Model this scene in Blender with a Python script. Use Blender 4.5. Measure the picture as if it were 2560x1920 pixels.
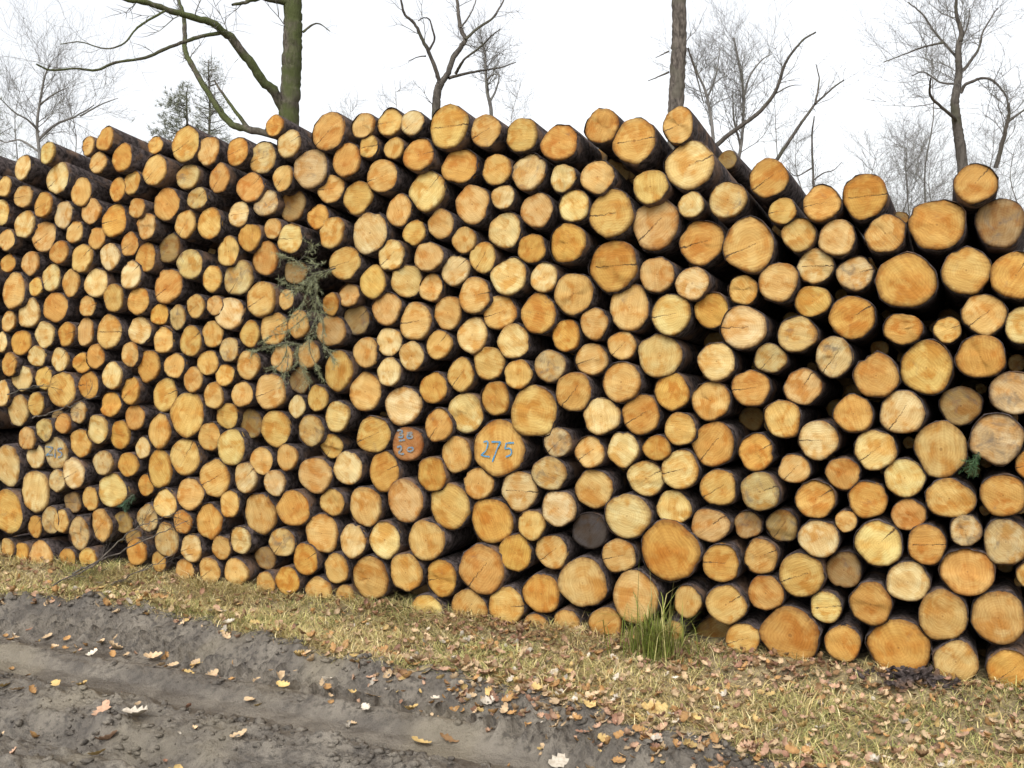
import bpy, math, random
import numpy as np
from mathutils import Matrix, Vector

for o in list(bpy.data.objects):
    bpy.data.objects.remove(o)
scene = bpy.context.scene
col = scene.collection
R = math.radians

# ---------------------------------------------------------------- camera
cam_d = bpy.data.cameras.new('camera')
cam_d.sensor_width = 36.0
cam_d.lens = 36.8
cam_d.clip_start = 0.05
cam_d.clip_end = 500.0
cam = bpy.data.objects.new('camera', cam_d)
cam.location = (0, 0, 1.6)
cam.rotation_euler = (R(90 - 2.8), 0, 0)
col.objects.link(cam)
scene.camera = cam

# ---------------------------------------------------------------- overcast sky, one soft sun, exposure
SUN_EL, SUN_AZ = R(48), R(200)
world = bpy.data.worlds.new('World')
scene.world = world
world.use_nodes = True
wn, wl = world.node_tree.nodes, world.node_tree.links
wn.clear()
sky = wn.new('ShaderNodeTexSky')
sky.sky_type = 'NISHITA'
sky.sun_disc = False
sky.sun_elevation = SUN_EL
sky.sun_rotation = SUN_AZ
sky.air_density = 1.0
sky.dust_density = 4.0
sky.ozone_density = 1.0
hs = wn.new('ShaderNodeHueSaturation')
hs.inputs['Saturation'].default_value = 0.14
bg = wn.new('ShaderNodeBackground')
bg.inputs['Strength'].default_value = 0.15
wo = wn.new('ShaderNodeOutputWorld')
wl.new(sky.outputs[0], hs.inputs['Color'])
wl.new(hs.outputs[0], bg.inputs['Color'])
wl.new(bg.outputs[0], wo.inputs['Surface'])

sun_d = bpy.data.lights.new('sun', 'SUN')
sun_d.energy = 0.6
sun_d.angle = R(35)
sun_d.color = (1.0, 0.97, 0.93)
sun = bpy.data.objects.new('sun', sun_d)
sdir = Vector((math.sin(SUN_AZ) * math.cos(SUN_EL), math.cos(SUN_AZ) * math.cos(SUN_EL), math.sin(SUN_EL)))
sun.rotation_euler = (-sdir).to_track_quat('-Z', 'Y').to_euler()
col.objects.link(sun)

scene.view_settings.view_transform = 'Standard'
scene.view_settings.look = 'None'
scene.view_settings.gamma = 1.0
scene.view_settings.use_curve_mapping = False
scene.view_settings.exposure = 1.0

# ---------------------------------------------------------------- layout: the pile runs along U, N points from it to the track
A = R(24.8)
U = np.array([math.cos(A), -math.sin(A), 0.0])
N = np.array([-math.sin(A), -math.cos(A), 0.0])
N0 = -4.98


def W(u, v, z):
    """metres along the pile, in front of its face, above the verge -> world"""
    return U * u + N * (N0 + v) + np.array([0, 0, z])


def Wa(u, v, z):
    return u[:, None] * U + (N0 + v)[:, None] * N + np.stack([0 * u, 0 * u, z], 1)


# ---------------------------------------------------------------- helpers
def tag(o, label=None, cat=None, group=None, kind=None):
    if label:
        o['label'] = label
    if cat:
        o['category'] = cat
    if group:
        o['group'] = group
    if kind:
        o['kind'] = kind
    return o


def empty(name, loc):
    o = bpy.data.objects.new(name, None)
    o.location = loc
    o.empty_display_size = 0.1
    col.objects.link(o)
    return o


class MB:
    """collects quads and triangles (with optional point attributes) and links them as one mesh object"""

    def __init__(self):
        self.v, self.q, self.t, self.n = [], [], [], 0
        self.a = {}
        self.qm, self.tm = [], []

    def add(self, v, q=None, t=None, mat=0, **attr):
        v = np.asarray(v, dtype=np.float64).reshape(-1, 3)
        self.v.append(v)
        if q is not None and len(q):
            q = np.asarray(q, dtype=np.int64).reshape(-1, 4)
            self.q.append(q + self.n)
            self.qm.append(np.full(len(q), mat))
        if t is not None and len(t):
            t = np.asarray(t, dtype=np.int64).reshape(-1, 3)
            self.t.append(t + self.n)
            self.tm.append(np.full(len(t), mat))
        for k, x in attr.items():
            x = np.asarray(x, dtype=np.float64)
            if x.ndim <= 1 and not (x.ndim == 1 and len(x) == len(v) and k == 'gr'):
                x = np.tile(x, (len(v), 1)) if x.ndim == 1 else np.full(len(v), float(x))
            self.a.setdefault(k, []).append((self.n, x))
        self.n += len(v)

    def mesh(self, name, mats, smooth=True):
        me = bpy.data.meshes.new(name)
        v = np.concatenate(self.v)
        q = np.concatenate(self.q) if self.q else np.zeros((0, 4), int)
        t = np.concatenate(self.t) if self.t else np.zeros((0, 3), int)
        me.vertices.add(len(v))
        me.vertices.foreach_set('co', v.astype(np.float32).ravel())
        loops = np.concatenate([q.ravel(), t.ravel()]).astype(np.int32)
        me.loops.add(len(loops))
        me.loops.foreach_set('vertex_index', loops)
        me.polygons.add(len(q) + len(t))
        st = np.concatenate([np.arange(len(q)) * 4, len(q) * 4 + np.arange(len(t)) * 3]).astype(np.int32)
        me.polygons.foreach_set('loop_start', st)
        mi = np.concatenate(self.qm + self.tm).astype(np.int32) if (self.qm or self.tm) else None
        me.polygons.foreach_set('material_index', mi)
        me.polygons.foreach_set('use_smooth', np.full(len(q) + len(t), smooth))
        for m in (mats if isinstance(mats, (list, tuple)) else [mats]):
            me.materials.append(m)
        for k, parts in self.a.items():
            if k == 'gr':
                at = me.attributes.new(k, 'FLOAT', 'POINT')
                arr = np.zeros(len(v), np.float32)
                for o, x in parts:
                    arr[o:o + len(x)] = x
                at.data.foreach_set('value', arr)
            elif k == 'fc':
                at = me.attributes.new(k, 'FLOAT_VECTOR', 'POINT')
                arr = np.zeros((len(v), 3), np.float32)
                for o, x in parts:
                    arr[o:o + len(x)] = x
                at.data.foreach_set('vector', arr.ravel())
            else:
                at = me.attributes.new(k, 'FLOAT_COLOR', 'POINT')
                arr = np.ones((len(v), 4), np.float32)
                for o, x in parts:
                    arr[o:o + len(x), :3] = x
                at.data.foreach_set('color', arr.ravel())
        me.update(calc_edges=True)
        return me

    def build(self, name, mats, parent=None, smooth=True):
        o = bpy.data.objects.new(name, self.mesh(name, mats, smooth))
        o.parent = parent
        if parent is not None:
            o.matrix_parent_inverse = Matrix.Identity(4)
        col.objects.link(o)
        return o


_pt = np.random.RandomState(3).rand(256, 256)


def vnoise(x, y):
    xi, yi = np.floor(x).astype(int), np.floor(y).astype(int)
    fx, fy = x - xi, y - yi
    fx, fy = fx * fx * (3 - 2 * fx), fy * fy * (3 - 2 * fy)
    g = lambda i, j: _pt[i & 255, j & 255]
    return (g(xi, yi) * (1 - fx) + g(xi + 1, yi) * fx) * (1 - fy) + (g(xi, yi + 1) * (1 - fx) + g(xi + 1, yi + 1) * fx) * fy


def fbm(x, y, oct=4, seed=0):
    s, a, f = 0, 1.0, 1.0
    tot = 0
    for k in range(oct):
        s = s + a * (vnoise(x * f + 17.3 * (k + seed), y * f + 41.7 * (k + seed)) - 0.5)
        tot += a
        a *= 0.55
        f *= 2.03
    return s / tot * 2


def smooth(x):
    x = np.clip(x, 0, 1)
    return x * x * (3 - 2 * x)


def curve(pts, n=4):
    """Catmull-Rom through the points"""
    p = np.asarray(pts, float)
    if len(p) < 3:
        return np.array([p[0] + (p[-1] - p[0]) * k / n for k in range(n + 1)])
    e = np.vstack([2 * p[0] - p[1], p, 2 * p[-1] - p[-2]])
    out = []
    for i in range(1, len(e) - 2):
        a, b, c, d = e[i - 1], e[i], e[i + 1], e[i + 2]
        for k in range(n):
            t = k / n
            out.append(0.5 * (2 * b + (c - a) * t + (2 * a - 5 * b + 4 * c - d) * t * t + (3 * b - a - 3 * c + d) * t ** 3))
    out.append(p[-1])
    return np.array(out)


def tube(pts, rad, sides=6, rough=0.0, rs=None):
    """tapered tube: verts, quads"""
    p = np.asarray(pts, float)
    n = len(p)
    tan = np.gradient(p, axis=0)
    tan /= np.linalg.norm(tan, axis=1)[:, None] + 1e-9
    ref = np.array([0.31, 0.77, 0.55])
    if abs(tan.mean(0) @ ref) > 0.85:
        ref = np.array([0.9, -0.3, 0.2])
    s = np.cross(tan, ref)
    s /= np.linalg.norm(s, axis=1)[:, None] + 1e-9
    b = np.cross(tan, s)
    th = np.arange(sides) * 2 * math.pi / sides
    rad = np.asarray(rad, float) * np.ones(n)
    rr = rad[:, None] * np.ones((n, sides))
    if rough and rs is not None:
        rr = rr * (1 + rough * rs.uniform(-1, 1, (n, sides)))
    v = p[:, None, :] + rr[..., None] * (np.cos(th)[None, :, None] * s[:, None, :] + np.sin(th)[None, :, None] * b[:, None, :])
    i = np.arange(n - 1)[:, None] * sides
    j = np.arange(sides)[None, :]
    j2 = (j + 1) % sides
    q = np.stack([i + j, i + j2, i + sides + j2, i + sides + j], -1).reshape(-1, 4)
    return v.reshape(-1, 3), q


# ---------------------------------------------------------------- materials
def new_mat(name, rough=0.85, spec=0.3):
    m = bpy.data.materials.new(name)
    m.use_nodes = True
    nt = m.node_tree
    b = nt.nodes['Principled BSDF']
    b.inputs['Roughness'].default_value = rough
    b.inputs['Specular IOR Level'].default_value = spec
    return m, nt, b


class G:
    """small node-graph writer"""

    def __init__(self, nt):
        self.nt = nt

    def n(self, t, **kw):
        x = self.nt.nodes.new(t)
        for k, v in kw.items():
            setattr(x, k, v)
        return x

    def link(self, a, b):
        self.nt.links.new(a, b)

    def val(self, sock, x):
        if hasattr(x, 'is_linked') or hasattr(x, 'node'):
            self.link(x, sock)
        else:
            sock.default_value = x

    def math(self, op, a, b=0.0, c=None, clamp=False):
        m = self.n('ShaderNodeMath', operation=op, use_clamp=clamp)
        self.val(m.inputs[0], a)
        self.val(m.inputs[1], b)
        if c is not None:
            self.val(m.inputs[2], c)
        return m.outputs[0]

    def rng(self, x, a, b, c=0.0, d=1.0):
        m = self.n('ShaderNodeMapRange', interpolation_type='SMOOTHSTEP')
        self.val(m.inputs[0], x)
        for k, v in zip((1, 2, 3, 4), (a, b, c, d)):
            self.val(m.inputs[k], v)
        return m.outputs[0]

    def noise(self, vec, scale, detail=3.0, rough=0.55, dist=0.0):
        m = self.n('ShaderNodeTexNoise')
        if vec is not None:
            self.link(vec, m.inputs['Vector'])
        m.inputs['Scale'].default_value = scale
        m.inputs['Detail'].default_value = detail
        m.inputs['Roughness'].default_value = rough
        m.inputs['Distortion'].default_value = dist
        return m.outputs[0]

    def mix(self, f, a, b, mode='MIX'):
        m = self.n('ShaderNodeMix', data_type='RGBA', blend_type=mode)
        self.val(m.inputs[0], f)
        for s, x in ((m.inputs[6], a), (m.inputs[7], b)):
            if isinstance(x, tuple):
                s.default_value = (*x, 1.0)
            else:
                self.link(x, s)
        return m.outputs[2]

    def attr(self, name):
        return self.n('ShaderNodeAttribute', attribute_name=name)

    def pos(self):
        return self.n('ShaderNodeNewGeometry').outputs['Position']

    def scalev(self, vec, s):
        m = self.n('ShaderNodeMapping')
        self.link(vec, m.inputs[0])
        m.inputs['Scale'].default_value = s
        return m.outputs[0]

    def bump(self, b, h, strength, dist):
        m = self.n('ShaderNodeBump')
        m.inputs['Strength'].default_value = strength
        m.inputs['Distance'].default_value = dist
        self.link(h, m.inputs['Height'])
        self.link(m.outputs[0], b.inputs['Normal'])


def mat_cut_wood():
    m, nt, b = new_mat('sawn_wood', 0.8, 0.25)
    g = G(nt)
    base = g.attr('base').outputs['Color']
    fc = g.attr('fc').outputs['Vector']
    gr = g.attr('gr').outputs['Fac']
    sep = g.n('ShaderNodeSeparateXYZ')
    g.link(fc, sep.inputs[0])
    x, y, seed = sep.outputs
    sd = g.math('MULTIPLY', seed, 91.7)
    cmb = g.n('ShaderNodeCombineXYZ')
    g.link(x, cmb.inputs[0])
    g.link(y, cmb.inputs[1])
    g.link(sd, cmb.inputs[2])
    P = cmb.outputs[0]
    # resin-stained and pale patches
    n1 = g.noise(P, 1.1, 4, 0.55, 0.4)
    amber = g.mix(1.0, base, (0.85, 0.65, 0.40), 'MULTIPLY')
    c = g.mix(g.rng(n1, 0.44, 0.64), base, amber)
    cmb2 = g.n('ShaderNodeCombineXYZ')
    g.link(y, cmb2.inputs[0])
    g.link(x, cmb2.inputs[1])
    g.link(g.math('ADD', sd, 33.0), cmb2.inputs[2])
    n2 = g.noise(cmb2.outputs[0], 1.4, 3, 0.5, 0.3)
    pale = g.mix(1.0, base, (1.10, 1.22, 1.45), 'MULTIPLY')
    c = g.mix(g.rng(n2, 0.47, 0.66, 0.0, 0.9), c, pale)
    # saw marks, direction differs from log to log
    vr = g.n('ShaderNodeVectorRotate', rotation_type='Z_AXIS')
    g.link(P, vr.inputs['Vector'])
    g.link(g.math('MULTIPLY', seed, 23.0), vr.inputs['Angle'])
    st = g.noise(g.scalev(vr.outputs[0], (1.1, 13.0, 1.0)), 1.0, 4, 0.6, 0.1)
    c = g.mix(g.rng(st, 0.36, 0.66, 0.0, 0.36), c, g.mix(1.0, c, (0.62, 0.50, 0.36), 'MULTIPLY'))
    # growth rings
    rad = g.math('SQRT', g.math('ADD', g.math('MULTIPLY', x, x), g.math('MULTIPLY', y, y)))
    wob = g.noise(P, 1.8, 2, 0.5)
    rr = g.math('ADD', rad, g.math('MULTIPLY', wob, 0.22))
    ring = g.math('SINE', g.math('MULTIPLY', rr, 62.0))
    c = g.mix(g.rng(ring, -0.2, 1.0, 0.0, 0.19), c, g.mix(1.0, c, (0.60, 0.44, 0.28), 'MULTIPLY'))
    # pith and heartwood tint
    c = g.mix(g.rng(rr, 0.62, 0.40, 0.0, 0.30), c, g.mix(1.0, c, (0.95, 0.76, 0.52), 'MULTIPLY'))
    c = g.mix(g.rng(rr, 0.17, 0.12, 0.0, 0.5), c, g.mix(1.0, c, (0.38, 0.30, 0.26), 'MULTIPLY'))
    # drying cracks
    sx = g.n('ShaderNodeSeparateXYZ')
    g.link(vr.outputs[0], sx.inputs[0])
    cn = g.noise(P, 5.0, 3, 0.6)
    off = g.math('ADD', sx.outputs[1], g.math('MULTIPLY', g.math('SUBTRACT', cn, 0.5), 0.22))
    wid = g.math('MULTIPLY', g.math('ABSOLUTE', sx.outputs[0]), 0.028)
    line = g.rng(g.math('SUBTRACT', g.math('ABSOLUTE', off), wid), 0.012, -0.006)
    has = g.math('GREATER_THAN', g.math('FRACT', g.math('MULTIPLY', seed, 7.31)), 0.66)
    side = g.math('GREATER_THAN', sx.outputs[0], g.math('SUBTRACT', g.math('FRACT', g.math('MULTIPLY', seed, 3.7)), 0.75))
    crack = g.math('MULTIPLY', g.math('MULTIPLY', line, has), side)
    c = g.mix(g.math('MULTIPLY', crack, 0.85), c, (0.05, 0.03, 0.015))
    # knots and grey weathering
    n3 = g.noise(P, 1.5, 5, 0.6, 0.6)
    th = g.math('SUBTRACT', 0.80, g.math('MULTIPLY', gr, 0.34))
    c = g.mix(g.rng(g.math('SUBTRACT', n3, th), -0.12, 0.16, 0.0, 0.8), c, (0.10, 0.080, 0.058))
    # frayed rim: bark dust, plus shade of the gaps blurred into the colour
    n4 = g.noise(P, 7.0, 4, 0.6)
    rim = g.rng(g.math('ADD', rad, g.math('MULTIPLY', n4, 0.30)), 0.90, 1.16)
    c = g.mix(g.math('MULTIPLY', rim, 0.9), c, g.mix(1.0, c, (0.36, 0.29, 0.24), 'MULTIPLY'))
    g.link(c, b.inputs['Base Color'])
    h = g.math('ADD', g.math('MULTIPLY', st, 0.7), g.math('MULTIPLY', n4, 0.5))
    h = g.math('SUBTRACT', h, g.math('MULTIPLY', crack, 1.5))
    g.bump(b, h, 0.55, 0.006)
    return m


def mat_bark(name, c0, c1, c2, scale, moss=None, stretch=(1, 1, 0.35)):
    m, nt, b = new_mat(name, 0.92, 0.15)
    g = G(nt)
    p = g.pos()
    pz = g.scalev(p, stretch)
    n1 = g.noise(pz, scale, 6, 0.62, 0.5)
    n2 = g.noise(p, scale * 0.22, 3, 0.5)
    c = g.mix(g.rng(n1, 0.34, 0.66), c0, c1)
    c = g.mix(g.rng(n2, 0.52, 0.66, 0.0, 0.7), c, c2)
    if moss:
        n3 = g.noise(p, scale * 0.12, 5, 0.6)
        c = g.mix(g.rng(n3, 0.36, 0.58, 0.0, 0.9), c, moss)
    g.link(c, b.inputs['Base Color'])
    g.bump(b, n1, 0.8, 0.02)
    return m


def mat_attr(name, rough=0.8, spec=0.2, var=0.25, scale=40.0, trans=0.0):
    m, nt, b = new_mat(name, rough, spec)
    g = G(nt)
    c = g.attr('col').outputs['Color']
    n = g.noise(g.pos(), scale, 3, 0.6)
    c2 = g.mix(1.0, c, (1 - var * 1.6, 1 - var * 1.8, 1 - var * 2.0), 'MULTIPLY')
    g.link(g.mix(g.rng(n, 0.38, 0.65), c, c2), b.inputs['Base Color'])
    return m


def mat_mud():
    m, nt, b = new_mat('mud', 0.7, 0.35)
    g = G(nt)
    p = g.pos()
    packed = g.math('MAXIMUM', g.attr('gr').outputs['Fac'], 0.0)
    wet = g.math('MAXIMUM', g.math('MULTIPLY', g.attr('gr').outputs['Fac'], -1.0), 0.0)
    loose = g.math('SUBTRACT', 1.0, packed)
    n1 = g.noise(p, 5.0, 5, 0.6, 0.3)
    n2 = g.noise(p, 34.0, 5, 0.65)
    n3 = g.noise(p, 1.6, 3, 0.5)
    c = g.mix(g.rng(n1, 0.36, 0.66), (0.094, 0.081, 0.066), (0.182, 0.159, 0.127))
    c = g.mix(g.math('MULTIPLY', g.rng(n2, 0.46, 0.64, 0.0, 0.8), loose), c, (0.050, 0.043, 0.036))
    c = g.mix(g.rng(n3, 0.52, 0.68, 0.0, 0.6), c, (0.210, 0.180, 0.128))
    g.link(c, b.inputs['Base Color'])
    c = g.mix(g.math('MULTIPLY', packed, 0.8), c, (0.215, 0.194, 0.162))
    c = g.mix(g.math('MULTIPLY', wet, 0.8), c, (0.060, 0.053, 0.047))
    g.link(g.rng(n1, 0.3, 0.7, 0.42, 0.80), b.inputs['Roughness'])
    n4 = g.noise(p, 110.0, 4, 0.65)
    g.bump(b, g.math('ADD', g.math('ADD', g.math('MULTIPLY', n2, 0.8), g.math('MULTIPLY', n1, 0.6)), g.math('MULTIPLY', n4, 0.25)), 1.0, 0.022)
    return m


def mat_litter():
    m, nt, b = new_mat('forest_floor', 0.95, 0.1)
    g = G(nt)
    p = g.pos()
    n1 = g.noise(p, 9.0, 6, 0.65, 0.4)
    n2 = g.noise(p, 2.0, 4, 0.55)
    c = g.mix(g.rng(n1, 0.36, 0.64), (0.11, 0.084, 0.055), (0.31, 0.245, 0.14))
    c = g.mix(g.rng(n2, 0.50, 0.66, 0.0, 0.6), c, (0.17, 0.165, 0.065))
    g.link(c, b.inputs['Base Color'])
    g.bump(b, n1, 0.9, 0.03)
    return m


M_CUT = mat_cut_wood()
M_BARK = mat_bark('log_bark', (0.022, 0.017, 0.015), (0.098, 0.077, 0.072), (0.165, 0.100, 0.062), 34.0, stretch=(1, 1, 1))
M_OAK = mat_bark('oak_bark', (0.040, 0.034, 0.026), (0.115, 0.098, 0.078), (0.085, 0.075, 0.055), 22.0, moss=(0.060, 0.072, 0.024))
M_OAK2 = mat_bark('grey_bark', (0.045, 0.038, 0.032), (0.150, 0.128, 0.108), (0.100, 0.092, 0.070), 22.0)
M_TWIG = mat_bark('twig_bark', (0.050, 0.044, 0.038), (0.105, 0.092, 0.078), (0.070, 0.068, 0.045), 14.0)
M_MUD = mat_mud()
M_LITTER = mat_litter()
M_GRASS = mat_attr('dry_grass', 0.85, 0.15, 0.2, 18.0)
M_LEAF = mat_attr('dead_leaf', 0.75, 0.25, 0.16, 55.0)
M_NEEDLE = mat_attr('needles', 0.7, 0.25, 0.2, 30.0)
M_PAINT, _nt, _b = new_mat('blue_chalk', 0.9, 0.1)
_g = G(_nt)
_g.link(_g.mix(_g.rng(_g.noise(_g.pos(), 90.0, 3), 0.40, 0.62), (0.045, 0.185, 0.340), (0.11, 0.235, 0.32)), _b.inputs['Base Color'])

M_SMUDGE, _nt, _b = new_mat('smudged_blue_chalk', 0.9, 0.1)
_g = G(_nt)
_g.link(_g.mix(_g.rng(_g.noise(_g.pos(), 70.0, 3), 0.38, 0.60), (0.085, 0.165, 0.24), (0.22, 0.19, 0.15)), _b.inputs['Base Color'])
M_FAR = mat_bark('hazed_twig_bark', (0.100, 0.094, 0.086), (0.200, 0.188, 0.172), (0.150, 0.148, 0.115), 14.0)  # bark colour lightened to imitate haze over the twigs

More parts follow.
